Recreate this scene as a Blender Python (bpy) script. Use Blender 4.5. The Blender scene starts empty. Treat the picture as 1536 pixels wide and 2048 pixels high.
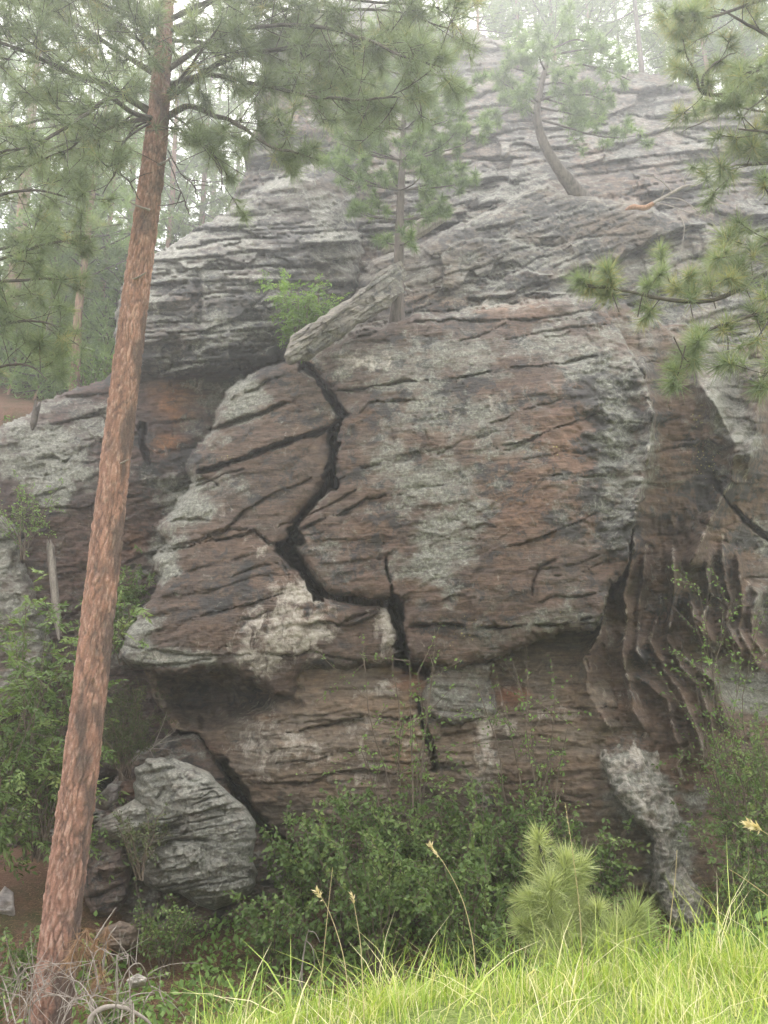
import bpy, math, random
import numpy as np

# ------------------------------------------------------------------ camera, sky, sun, exposure
sc = bpy.context.scene
F_PX, PITCH, CAM = 1540.0, math.radians(13.0), np.array([0.0, 0.0, 1.6])
cam = bpy.data.cameras.new("camera")
cam.sensor_fit = 'VERTICAL'
cam.sensor_height = 36.0
cam.lens = 36.0 * F_PX / 2048.0
cam.clip_start, cam.clip_end = 0.05, 3000.0
cam_ob = bpy.data.objects.new("camera", cam)
sc.collection.objects.link(cam_ob)
cam_ob.location = CAM
cam_ob.rotation_euler = (math.pi / 2 + PITCH, 0, 0)
sc.camera = cam_ob

SUN_EL, SUN_AZ = math.radians(66), math.radians(-7)   # azimuth clockwise from +Y: high behind the cliff top
world = bpy.data.worlds.new("World")
sc.world = world
world.use_nodes = True
wn = world.node_tree.nodes
wn.clear()
w_out = wn.new("ShaderNodeOutputWorld")
w_bg = wn.new("ShaderNodeBackground")
w_sky = wn.new("ShaderNodeTexSky")
w_sky.sky_type = 'NISHITA'
w_sky.sun_disc = False
w_sky.sun_elevation = SUN_EL
w_sky.sun_rotation = SUN_AZ
w_sky.air_density, w_sky.dust_density, w_sky.ozone_density = 1.0, 6.0, 1.0
w_mix = wn.new("ShaderNodeMix")
w_mix.data_type = 'RGBA'
w_mix.inputs[0].default_value = 0.85                      # an even white cloud layer over the clear sky
w_mix.inputs[7].default_value = (9.35, 9.2, 9.0, 1)
world.node_tree.links.new(w_sky.outputs[0], w_mix.inputs[6])
world.node_tree.links.new(w_mix.outputs[2], w_bg.inputs[0])
w_bg.inputs[1].default_value = 0.115
world.node_tree.links.new(w_bg.outputs[0], w_out.inputs[0])

sun = bpy.data.lights.new("sun", 'SUN')
sun.energy, sun.angle, sun.color = 1.5, math.radians(24), (1.0, 0.95, 0.88)
sun_ob = bpy.data.objects.new("sun", sun)
sc.collection.objects.link(sun_ob)
sun_ob.rotation_euler = (math.pi / 2 - SUN_EL, 0, math.pi - SUN_AZ)

sc.view_settings.view_transform = 'Standard'
sc.view_settings.look = 'None'
sc.view_settings.gamma = 1.0
sc.view_settings.use_curve_mapping = False
sc.view_settings.exposure = 1.95
sc.render.engine = 'CYCLES'
sc.cycles.max_bounces = 6
sc.cycles.volume_bounces = 1
sc.cycles.use_denoising = True

rng = np.random.default_rng(7)
random.seed(7)

# ------------------------------------------------------------------ helpers
FWD = np.array([0.0, math.cos(PITCH), math.sin(PITCH)])
UPV = np.array([0.0, -math.sin(PITCH), math.cos(PITCH)])

def at(px, py, Y):
    """World point(s) seen at photo pixel (px, py) that stands at world depth Y."""
    px, py, Y = np.broadcast_arrays(np.asarray(px, float), np.asarray(py, float), np.asarray(Y, float))
    a, b = (px - 768.0) / F_PX, (1024.0 - py) / F_PX
    ry = FWD[1] + b * UPV[1]
    rz = FWD[2] + b * UPV[2]
    t = Y / ry
    return np.stack([a * t, Y, CAM[2] + rz * t], -1)

def nrm(v):
    return v / np.maximum(np.linalg.norm(v, axis=-1, keepdims=True), 1e-9)

def smooth(a, b, x):
    t = np.clip((x - a) / (b - a), 0, 1)
    return t * t * (3 - 2 * t)

def _hash(ix, iy, iz, seed):
    h = (ix.astype(np.int64) * 374761393 + iy.astype(np.int64) * 668265263 + iz.astype(np.int64) * 2147483647 + seed * 974711) & 0xFFFFFFFF
    h = ((h ^ (h >> 13)) * 1274126177) & 0xFFFFFFFF
    h = ((h ^ (h >> 16)) * 2246822519) & 0xFFFFFFFF
    return ((h ^ (h >> 15)) & 0xFFFFFF) / float(0xFFFFFF)

def noise2(x, y, seed=0):
    """value noise in -1..1"""
    ix, iy = np.floor(x), np.floor(y)
    fx, fy = x - ix, y - iy
    ux, uy = fx * fx * fx * (fx * (fx * 6 - 15) + 10), fy * fy * fy * (fy * (fy * 6 - 15) + 10)
    ix, iy = ix.astype(np.int64), iy.astype(np.int64)
    z = np.zeros_like(ix)
    a, b = _hash(ix, iy, z, seed), _hash(ix + 1, iy, z, seed)
    c, d = _hash(ix, iy + 1, z, seed), _hash(ix + 1, iy + 1, z, seed)
    return ((a + (b - a) * ux) * (1 - uy) + (c + (d - c) * ux) * uy) * 2 - 1

def fbm2(x, y, oct=4, seed=0, gain=0.5):
    s, a, n = 0, 1.0, 0
    for o in range(oct):
        s = s + a * noise2(x * 2 ** o + 17.3 * o, y * 2 ** o - 9.1 * o, seed + o)
        n += a
        a *= gain
    return s / n

def noise3(p, seed=0):
    i = np.floor(p)
    f = p - i
    u = f * f * (3 - 2 * f)
    i = i.astype(np.int64)
    r = 0
    for dx in (0, 1):
        for dy in (0, 1):
            for dz in (0, 1):
                w = (u[..., 0] if dx else 1 - u[..., 0]) * (u[..., 1] if dy else 1 - u[..., 1]) * (u[..., 2] if dz else 1 - u[..., 2])
                r = r + w * _hash(i[..., 0] + dx, i[..., 1] + dy, i[..., 2] + dz, seed)
    return r * 2 - 1

def fbm3(p, oct=4, seed=0):
    s, a, n = 0, 1.0, 0
    for o in range(oct):
        s = s + a * noise3(p * 2 ** o + 11.7 * o, seed + o)
        n += a
        a *= 0.5
    return s / n

def worley3(p, seed=0):
    """F2-F1 and a random value of the nearest cell"""
    i = np.floor(p).astype(np.int64)
    f1 = np.full(p.shape[0], 9.0)
    f2 = np.full(p.shape[0], 9.0)
    idv = np.zeros(p.shape[0])
    for dx in (-1, 0, 1):
        for dy in (-1, 0, 1):
            for dz in (-1, 0, 1):
                c = i + np.array([dx, dy, dz])
                q = np.stack([c[:, k] + _hash(c[:, 0], c[:, 1], c[:, 2], seed + 5 + k) for k in range(3)], -1)
                d = np.linalg.norm(q - p, axis=1)
                near = d < f1
                f2 = np.where(near, f1, np.minimum(f2, d))
                idv = np.where(near, _hash(c[:, 0], c[:, 1], c[:, 2], seed + 50), idv)
                f1 = np.where(near, d, f1)
    return f2 - f1, idv

def mesh_np(name, V, F, mat, parent=None, attrs=None, smooth_shade=False):
    """one mesh object from arrays; F is an (n,3) or (n,4) array; attrs: name -> (nv,) floats or (nv,3) colours"""
    me = bpy.data.meshes.new(name)
    V = np.ascontiguousarray(V, dtype=np.float32)
    F = np.ascontiguousarray(F, dtype=np.int32)
    n, k = F.shape
    me.vertices.add(len(V))
    me.vertices.foreach_set("co", V.ravel())
    me.loops.add(n * k)
    me.loops.foreach_set("vertex_index", F.ravel())
    me.polygons.add(n)
    me.polygons.foreach_set("loop_start", np.arange(0, n * k, k, dtype=np.int32))
    me.polygons.foreach_set("loop_total", np.full(n, k, dtype=np.int32))
    if smooth_shade:
        me.polygons.foreach_set("use_smooth", np.ones(n, dtype=bool))
    for an, av in (attrs or {}).items():
        av = np.asarray(av, dtype=np.float32)
        if av.ndim == 1:
            me.attributes.new(an, 'FLOAT', 'POINT').data.foreach_set("value", av)
        else:
            rgba = np.ones((len(av), 4), dtype=np.float32)
            rgba[:, :3] = av
            me.attributes.new(an, 'FLOAT_COLOR', 'POINT').data.foreach_set("color", rgba.ravel())
    me.update(calc_edges=True)
    me.validate()
    ob = bpy.data.objects.new(name, me)
    sc.collection.objects.link(ob)
    me.materials.append(mat)
    if parent is not None:
        ob.parent = parent
        ob.matrix_parent_inverse = parent.matrix_world.inverted()
    return ob

def tag(o, label=None, cat=None, group=None, kind=None):
    for k, v in (("label", label), ("category", cat), ("group", group), ("kind", kind)):
        if v:
            o[k] = v
    return o

def empty(name, loc, **kw):
    o = bpy.data.objects.new(name, None)
    sc.collection.objects.link(o)
    o.location = [float(c) for c in loc]
    o.empty_display_size = 0.2
    o.matrix_world.translation = [float(c) for c in loc]
    return tag(o, **kw)

class Bag:
    """collects triangles or quads with a per-vertex value"""
    def __init__(s): s.V, s.F, s.A, s.n = [], [], [], 0
    def add(s, V, F, a):
        s.V.append(V); s.F.append(F + s.n); s.A.append(np.broadcast_to(a, (len(V),)).astype(np.float32)); s.n += len(V)
    def build(s, name, mat, parent=None, **kw):
        if not s.n: return None
        return mesh_np(name, np.concatenate(s.V), np.concatenate(s.F), mat, parent, {"var": np.concatenate(s.A)}, **kw)

def catmull(P, n):
    P = np.asarray(P, float)
    if len(P) < 3:
        t = np.linspace(0, 1, n)[:, None]
        return P[0] * (1 - t) + P[-1] * t
    Q = np.vstack([2 * P[0] - P[1], P, 2 * P[-1] - P[-2]])
    u = np.linspace(0, len(P) - 1 - 1e-6, n)
    i = u.astype(int)
    t = (u - i)[:, None]
    a, b, c, d = Q[i], Q[i + 1], Q[i + 2], Q[i + 3]
    return 0.5 * (2 * b + (c - a) * t + (2 * a - 5 * b + 4 * c - d) * t * t + (3 * b - a - 3 * c + d) * t ** 3)

def tube(bag, P, R, k=6, var=0.5):
    P = np.asarray(P, float)
    R = np.broadcast_to(np.asarray(R, float), (len(P),))
    T = nrm(np.gradient(P, axis=0))
    ref = np.array([0.31, 0.2, 0.93]) if abs(T[0, 2]) < 0.9 else np.array([1.0, 0.1, 0.0])
    U = nrm(np.cross(T, ref))
    W = np.cross(T, U)
    a = np.arange(k) * 2 * math.pi / k
    V = P[:, None] + R[:, None, None] * (np.cos(a)[None, :, None] * U[:, None] + np.sin(a)[None, :, None] * W[:, None])
    n = len(P)
    i, j = np.meshgrid(np.arange(n - 1), np.arange(k), indexing='ij')
    j2 = (j + 1) % k
    Fq = np.stack([i * k + j, i * k + j2, (i + 1) * k + j2, (i + 1) * k + j], -1).reshape(-1, 4)
    bag.add(V.reshape(-1, 3), Fq, var)

# ------------------------------------------------------------------ materials
def new_mat(name):
    m = bpy.data.materials.new(name)
    m.use_nodes = True
    nt = m.node_tree
    nt.nodes.clear()
    return m, nt, (lambda t, **kw: mk(nt, t, kw)), nt.links.new

def mk(nt, t, kw):
    n = nt.nodes.new(t)
    for k, v in kw.items():
        if k.startswith("i_"):
            key = k[2:]
            n.inputs[int(key) if key.isdigit() else key.replace("_", " ")].default_value = v
        else:
            setattr(n, k, v)
    return n

def ramp(nt, fac, stops):
    r = nt.nodes.new("ShaderNodeValToRGB")
    el = r.color_ramp.elements
    while len(el) < len(stops): el.new(0.5)
    for e, (p, c) in zip(el, stops):
        e.position = p
        e.color = (*c, 1) if len(c) == 3 else c
    nt.links.new(fac, r.inputs[0])
    return r.outputs[0]

def mixc(nt, fac, a, b, blend='MIX'):
    n = nt.nodes.new("ShaderNodeMix")
    n.data_type = 'RGBA'
    n.blend_type = blend
    for sock, v in ((n.inputs[0], fac), (n.inputs[6], a), (n.inputs[7], b)):
        if hasattr(v, "is_linked"): nt.links.new(v, sock)
        elif isinstance(v, tuple): sock.default_value = (*v, 1)
        else: sock.default_value = v
    return n.outputs[2]

def math_n(nt, op, a, b=None, clamp=False):
    n = nt.nodes.new("ShaderNodeMath")
    n.operation = op
    n.use_clamp = clamp
    for s, v in ((n.inputs[0], a), (n.inputs[1], b)):
        if v is None: continue
        if hasattr(v, "is_linked"): nt.links.new(v, s)
        else: s.default_value = v
    return n.outputs[0]

def noise_n(nt, vec, scale, detail=5, rough=0.6, dist=0.0):
    n = nt.nodes.new("ShaderNodeTexNoise")
    n.inputs["Scale"].default_value = scale
    n.inputs["Detail"].default_value = detail
    n.inputs["Roughness"].default_value = rough
    n.inputs["Distortion"].default_value = dist
    nt.links.new(vec, n.inputs["Vector"])
    return n.outputs[0]

def rock_material(name="cliff_rock"):
    """brown sandstone; 'tint' carries the stone's own colour, 'lichen'/'pale'/'yellow' how much grows or is bleached there"""
    m, nt, N, L = new_mat(name)
    out = N("ShaderNodeOutputMaterial")
    bsdf = N("ShaderNodeBsdfPrincipled")
    bsdf.inputs["Roughness"].default_value = 0.88
    bsdf.inputs["Specular IOR Level"].default_value = 0.25
    geo = N("ShaderNodeNewGeometry")
    pos = geo.outputs["Position"]
    mp = N("ShaderNodeMapping")
    mp.inputs["Scale"].default_value = (0.7, 0.7, 5.5)
    mp.inputs["Rotation"].default_value = (0, math.radians(14), 0)
    L(pos, mp.inputs[0])
    def attr(n):
        a = N("ShaderNodeAttribute")
        a.attribute_name = n
        return a
    tint = attr("tint").outputs["Color"]
    # grain and thin bedding
    g1 = noise_n(nt, pos, 9.0, 5, 0.72)
    g2 = noise_n(nt, mp.outputs[0], 3.0, 5, 0.72, 0.4)
    c = mixc(nt, 1.0, tint, ramp(nt, g2, [(0.28, (0.5, 0.5, 0.51)), (0.5, (1, 1, 1)), (0.72, (1.5, 1.46, 1.4))]), 'MULTIPLY')
    c = mixc(nt, 0.8, c, ramp(nt, g1, [(0.3, (0.6, 0.6, 0.61)), (0.5, (1, 1, 1)), (0.7, (1.45, 1.42, 1.38))]), 'MULTIPLY')
    # dark grey crust lichen, and shade painted into the hollow
    d1 = noise_n(nt, pos, 4.2, 5, 0.74, 0.6)
    dk = attr("dark").outputs["Fac"]
    fd = math_n(nt, 'MULTIPLY', math_n(nt, 'SUBTRACT', math_n(nt, 'ADD', d1, math_n(nt, 'MULTIPLY', dk, 0.45)), 0.7), 8.0, True)
    c = mixc(nt, math_n(nt, 'MULTIPLY', fd, 0.88), c, (0.042, 0.042, 0.043))
    # pale grey-green lichen in crisp patches
    l1 = noise_n(nt, pos, 4.0, 6, 0.66, 0.6)
    l2 = noise_n(nt, pos, 21.0, 4, 0.75)
    lmix = math_n(nt, 'ADD', math_n(nt, 'MULTIPLY', l1, 0.82), math_n(nt, 'MULTIPLY', l2, 0.18))
    lk = attr("lichen").outputs["Fac"]
    fl = math_n(nt, 'MULTIPLY', math_n(nt, 'SUBTRACT', math_n(nt, 'ADD', lmix, math_n(nt, 'MULTIPLY', lk, 0.42)), 0.69), 5.5, True)
    lcol = ramp(nt, l2, [(0.3, (0.09, 0.091, 0.08)), (0.5, (0.205, 0.203, 0.175)), (0.68, (0.39, 0.385, 0.33))])
    c = mixc(nt, math_n(nt, 'MULTIPLY', fl, 0.8), c, lcol)
    # bleached / mineral streaks
    mp2 = N("ShaderNodeMapping")
    mp2.inputs["Scale"].default_value = (1.6, 1.6, 0.9)
    L(pos, mp2.inputs[0])
    p1 = noise_n(nt, mp2.outputs[0], 3.6, 5, 0.7, 0.8)
    pk = attr("pale").outputs["Fac"]
    fp = math_n(nt, 'MULTIPLY', math_n(nt, 'SUBTRACT', math_n(nt, 'ADD', p1, math_n(nt, 'MULTIPLY', pk, 0.42)), 0.66), 4.5, True)
    c = mixc(nt, math_n(nt, 'MULTIPLY', fp, 0.8), c, ramp(nt, l2, [(0.3, (0.3, 0.26, 0.215)), (0.7, (0.6, 0.55, 0.48))]))
    # yellow lichen spots
    v = N("ShaderNodeTexVoronoi")
    v.inputs["Scale"].default_value = 16.0
    L(pos, v.inputs["Vector"])
    yk = attr("yellow").outputs["Fac"]
    fy = math_n(nt, 'MULTIPLY', math_n(nt, 'LESS_THAN', math_n(nt, 'ADD', v.outputs["Distance"], math_n(nt, 'MULTIPLY', l1, 0.55)), math_n(nt, 'MULTIPLY', yk, 0.62)), 0.75)
    c = mixc(nt, fy, c, (0.33, 0.29, 0.1))
    L(c, bsdf.inputs["Base Color"])
    # fine relief
    h = math_n(nt, 'ADD', math_n(nt, 'MULTIPLY', noise_n(nt, pos, 26.0, 4, 0.75), 0.6), math_n(nt, 'MULTIPLY', g2, 0.8))
    h = math_n(nt, 'ADD', h, math_n(nt, 'MULTIPLY', fl, 0.18))
    b = N("ShaderNodeBump")
    b.inputs["Strength"].default_value = 1.0
    b.inputs["Distance"].default_value = 0.05
    L(h, b.inputs["Height"])
    L(b.outputs[0], bsdf.inputs["Normal"])
    L(bsdf.outputs[0], out.inputs[0])
    return m

def leaf_material(name, stops, trans=0.35, rough=0.6):
    """leaf colour by the 'var' value of each leaf; light passes through"""
    m, nt, N, L = new_mat(name)
    out = N("ShaderNodeOutputMaterial")
    a = N("ShaderNodeAttribute")
    a.attribute_name = "var"
    col = ramp(nt, a.outputs["Fac"], stops)
    d = N("ShaderNodeBsdfPrincipled")
    d.inputs["Roughness"].default_value = rough
    d.inputs["Specular IOR Level"].default_value = 0.3
    t = N("ShaderNodeBsdfTranslucent")
    L(col, d.inputs["Base Color"])
    L(mixc(nt, 1.0, col, (1.25, 1.3, 0.7), 'MULTIPLY'), t.inputs[0])
    mx = N("ShaderNodeMixShader")
    mx.inputs[0].default_value = trans
    L(d.outputs[0], mx.inputs[1])
    L(t.outputs[0], mx.inputs[2])
    L(mx.outputs[0], out.inputs[0])
    return m

def wood_material(name, ca, cb, scale=18.0, stretch=(6, 6, 0.7), bump=0.02):
    m, nt, N, L = new_mat(name)
    out = N("ShaderNodeOutputMaterial")
    bsdf = N("ShaderNodeBsdfPrincipled")
    bsdf.inputs["Roughness"].default_value = 0.9
    bsdf.inputs["Specular IOR Level"].default_value = 0.2
    tc = N("ShaderNodeTexCoord")
    mp = N("ShaderNodeMapping")
    mp.inputs["Scale"].default_value = stretch
    L(tc.outputs["Object"], mp.inputs[0])
    n = noise_n(nt, mp.outputs[0], scale / 6, 7, 0.7, 0.4)
    L(ramp(nt, n, [(0.32, ca), (0.66, cb)]), bsdf.inputs["Base Color"])
    b = N("ShaderNodeBump")
    b.inputs["Strength"].default_value = 0.8
    b.inputs["Distance"].default_value = bump
    L(n, b.inputs["Height"])
    L(b.outputs[0], bsdf.inputs["Normal"])
    L(bsdf.outputs[0], out.inputs[0])
    return m

def bark_material():
    m, nt, N, L = new_mat("ponderosa_bark")
    out = N("ShaderNodeOutputMaterial")
    bsdf = N("ShaderNodeBsdfPrincipled")
    bsdf.inputs["Roughness"].default_value = 0.9
    bsdf.inputs["Specular IOR Level"].default_value = 0.2
    a = N("ShaderNodeAttribute")
    a.attribute_name = "tint"
    geo = N("ShaderNodeNewGeometry")
    n = noise_n(nt, geo.outputs["Position"], 60, 6, 0.7)
    L(mixc(nt, 0.8, a.outputs["Color"], ramp(nt, n, [(0.3, (0.62, 0.62, 0.64)), (0.7, (1.35, 1.32, 1.28))]), 'MULTIPLY'), bsdf.inputs["Base Color"])
    b = N("ShaderNodeBump")
    b.inputs["Strength"].default_value = 0.7
    b.inputs["Distance"].default_value = 0.012
    L(n, b.inputs["Height"])
    L(b.outputs[0], bsdf.inputs["Normal"])
    L(bsdf.outputs[0], out.inputs[0])
    return m

def ground_material():
    m, nt, N, L = new_mat("forest_floor")
    out = N("ShaderNodeOutputMaterial")
    bsdf = N("ShaderNodeBsdfPrincipled")
    bsdf.inputs["Roughness"].default_value = 0.95
    bsdf.inputs["Specular IOR Level"].default_value = 0.15
    geo = N("ShaderNodeNewGeometry")
    p = geo.outputs["Position"]
    a = noise_n(nt, p, 1.3, 6, 0.65)
    b_ = noise_n(nt, p, 45, 6, 0.75)
    litter = ramp(nt, b_, [(0.3, (0.055, 0.032, 0.022)), (0.5, (0.125, 0.07, 0.047)), (0.72, (0.23, 0.15, 0.105))])
    soil = ramp(nt, b_, [(0.3, (0.03, 0.028, 0.015)), (0.7, (0.075, 0.085, 0.03))])
    sep = N("ShaderNodeSeparateXYZ")
    L(p, sep.inputs[0])
    thatch = ramp(nt, b_, [(0.3, (0.06, 0.085, 0.022)), (0.5, (0.15, 0.2, 0.055)), (0.72, (0.36, 0.36, 0.17))])
    fv = math_n(nt, 'MULTIPLY', math_n(nt, 'SUBTRACT', math_n(nt, 'ADD', math_n(nt, 'MULTIPLY', sep.outputs[0], 0.5), 6.1), sep.outputs[1]), 1.2, True)
    base = mixc(nt, math_n(nt, 'MULTIPLY', math_n(nt, 'SUBTRACT', a, 0.5), 6.0, True), litter, soil)
    L(mixc(nt, fv, base, thatch), bsdf.inputs["Base Color"])
    b = N("ShaderNodeBump")
    b.inputs["Strength"].default_value = 0.9
    b.inputs["Distance"].default_value = 0.03
    L(b_, b.inputs["Height"])
    L(b.outputs[0], bsdf.inputs["Normal"])
    L(bsdf.outputs[0], out.inputs[0])
    return m

M_ROCK = rock_material()
M_GROUND = ground_material()
M_BARK = bark_material()
M_TRUNK_FAR = wood_material("pine_bark_far", (0.1, 0.065, 0.05), (0.3, 0.185, 0.14), 20, (4, 4, 0.8), 0.03)
M_TRUNK_GREY = wood_material("grey_pine_bark", (0.045, 0.038, 0.034), (0.15, 0.125, 0.11), 22, (4, 4, 1.0), 0.03)
M_LIMB = wood_material("pine_limb_bark", (0.035, 0.03, 0.027), (0.105, 0.088, 0.075), 20, (3, 3, 3), 0.01)
M_DEAD = wood_material("weathered_twig", (0.12, 0.1, 0.085), (0.3, 0.265, 0.235), 20, (3, 3, 3), 0.005)
M_WOOD = wood_material("weathered_wood", (0.07, 0.06, 0.05), (0.24, 0.21, 0.18), 20, (9, 9, 0.8), 0.02)
M_SPLIT = wood_material("fresh_split_wood", (0.17, 0.085, 0.05), (0.33, 0.19, 0.115), 20, (9, 9, 1), 0.02)
M_STEM = wood_material("shrub_stem", (0.06, 0.045, 0.035), (0.16, 0.125, 0.095), 20, (4, 4, 4), 0.004)
M_NEEDLE = leaf_material("pine_needles", [(0.0, (0.095, 0.122, 0.08)), (0.45, (0.15, 0.19, 0.112)), (0.85, (0.215, 0.26, 0.15)), (1.0, (0.3, 0.27, 0.13))], 0.38, 0.45)
M_NEEDLE_FAR = leaf_material("far_pine_needles", [(0.0, (0.075, 0.115, 0.052)), (0.5, (0.13, 0.195, 0.08)), (1.0, (0.2, 0.28, 0.11))], 0.4, 0.5)
M_NEEDLE_YOUNG = leaf_material("young_pine_needles", [(0.0, (0.17, 0.21, 0.085)), (0.5, (0.29, 0.34, 0.14)), (1.0, (0.42, 0.45, 0.22))], 0.3, 0.45)
M_NEEDLE_DEAD = leaf_material("dead_pine_needles", [(0.0, (0.15, 0.085, 0.05)), (1.0, (0.32, 0.2, 0.12))], 0.25)
M_LEAF = leaf_material("shrub_leaves", [(0.0, (0.05, 0.085, 0.024)), (0.5, (0.095, 0.15, 0.042)), (0.85, (0.17, 0.23, 0.075)), (1.0, (0.25, 0.29, 0.1))], 0.35)
M_LEAF_BRIGHT = leaf_material("bright_shrub_leaves", [(0.0, (0.08, 0.14, 0.036)), (0.5, (0.14, 0.23, 0.06)), (1.0, (0.23, 0.33, 0.1))], 0.4)
M_LEAF_OLIVE = leaf_material("olive_shrub_leaves", [(0.0, (0.04, 0.055, 0.02)), (0.6, (0.08, 0.105, 0.035)), (1.0, (0.13, 0.13, 0.06))], 0.3)
M_GRASS = leaf_material("meadow_grass", [(0.0, (0.12, 0.19, 0.035)), (0.45, (0.25, 0.345, 0.06)), (0.85, (0.4, 0.46, 0.12)), (0.93, (0.58, 0.53, 0.31)), (1.0, (0.66, 0.6, 0.42))], 0.4, 0.55)
M_STRAW = leaf_material("dry_grass_stalk", [(0.0, (0.32, 0.26, 0.13)), (1.0, (0.62, 0.52, 0.34))], 0.3)

# ------------------------------------------------------------------ the ground: verge, ditch, foot of the cliff, hill behind
def ground_z(x, y):
    edge = 4.75 + 0.35 * np.clip(x, -3, 3) - 0.9 * smooth(-0.6, -2.6, x)
    verge = -0.12 - 0.1 * smooth(0, -3, x)
    ditch = -1.75 + 0.35 * smooth(9.0, 12.0, y) + 0.75 * smooth(-2.6, -5.0, x) * smooth(7, 11, y)
    z = verge + (ditch - verge) * smooth(edge - 0.2, edge + 3.6, y)
    left = 7.3 + (np.clip(y, 15, 70) - 15.5) * 0.58
    right = 5.0 + 15.0 * smooth(15.0, 26.0, y)
    hill = left + (right - left) * smooth(-6.5, -1.5, x)
    z = z + (hill - z) * smooth(14.7, 16.2, y)
    return z + 0.06 * fbm2(x * 0.9, y * 0.9, 4, 3) + 0.5 * fbm2(x * 0.07, y * 0.07, 2, 5) * smooth(20, 40, y)

def build_ground():
    xs = np.concatenate([-np.geomspace(150, 11, 22), np.linspace(-10, 10, 130), np.geomspace(11, 150, 22)])
    ys = np.concatenate([-np.geomspace(110, 3, 12), np.linspace(-2.5, 26, 190), np.geomspace(27, 310, 28)])
    X, Y = np.meshgrid(xs, ys)
    V = np.stack([X, Y, ground_z(X, Y)], -1).reshape(-1, 3)
    nx, ny = len(xs), len(ys)
    i, j = np.meshgrid(np.arange(ny - 1), np.arange(nx - 1), indexing='ij')
    a = i * nx + j
    Fq = np.stack([a, a + 1, a + nx + 1, a + nx], -1).reshape(-1, 4)
    o = mesh_np("ground", V, Fq, M_GROUND, smooth_shade=True)
    tag(o, label="brown needle-littered ground below the cliff", kind="structure")
build_ground()

# ------------------------------------------------------------------ the cliff
def seg_dist(px, py, pts, closed=False):
    """distance to a polyline, and which side of it: +1 below (photo down), -1 above"""
    best = np.full(px.shape, 1e9, np.float32)
    side = np.ones(px.shape, np.float32)
    n = len(pts)
    for k in range(n if closed else n - 1):
        (x0, y0), (x1, y1) = pts[k][:2], pts[(k + 1) % n][:2]
        dx, dy = x1 - x0, y1 - y0
        t = np.clip(((px - x0) * dx + (py - y0) * dy) / (dx * dx + dy * dy + 1e-9), 0, 1)
        ex, ey = px - (x0 + t * dx), py - (y0 + t * dy)
        d = ex * ex + ey * ey
        m = d < best
        best = np.where(m, d, best)
        cr = dx * (py - y0) - dy * (px - x0)
        side = np.where(m, np.where(cr > 0, 1.0, -1.0), side)
    return np.sqrt(best), side

def inside(px, py, poly):
    r = np.zeros(px.shape, bool)
    n = len(poly)
    for k in range(n):
        (x0, y0), (x1, y1) = poly[k], poly[(k + 1) % n]
        if y0 == y1: continue
        c = ((y0 > py) != (y1 > py)) & (px < (x1 - x0) * (py - y0) / (y1 - y0) + x0)
        r ^= c
    return r

def tps(ctrl):
    C = np.array(ctrl, float)
    P, v = C[:, :2] / 400.0, C[:, 2]
    n = len(P)
    def K(r): return np.where(r > 1e-9, r * r * np.log(np.maximum(r, 1e-9)), 0)
    A = np.zeros((n + 3, n + 3))
    A[:n, :n] = K(np.linalg.norm(P[:, None] - P[None], axis=2)) + np.eye(n) * 0.02
    A[:n, n] = 1; A[:n, n + 1:] = P
    A[n, :n] = 1; A[n + 1:, :n] = P.T
    w = np.linalg.solve(A, np.concatenate([v, [0, 0, 0]]))
    lo, hi = v.min() - 0.4, v.max() + 0.4
    def f(px, py):
        x, y = px / 400.0, py / 400.0
        r = w[n] + w[n + 1] * x + w[n + 2] * y
        for k in range(n):
            r = r + w[k] * K(np.hypot(x - P[k, 0], y - P[k, 1]))
        return np.clip(r, lo, hi)
    return f

BROWN, PURPLE, WARM, GREY, TAN = (0.118, 0.078, 0.06), (0.098, 0.068, 0.062), (0.15, 0.088, 0.06), (0.115, 0.108, 0.1), (0.2, 0.155, 0.115)

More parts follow.
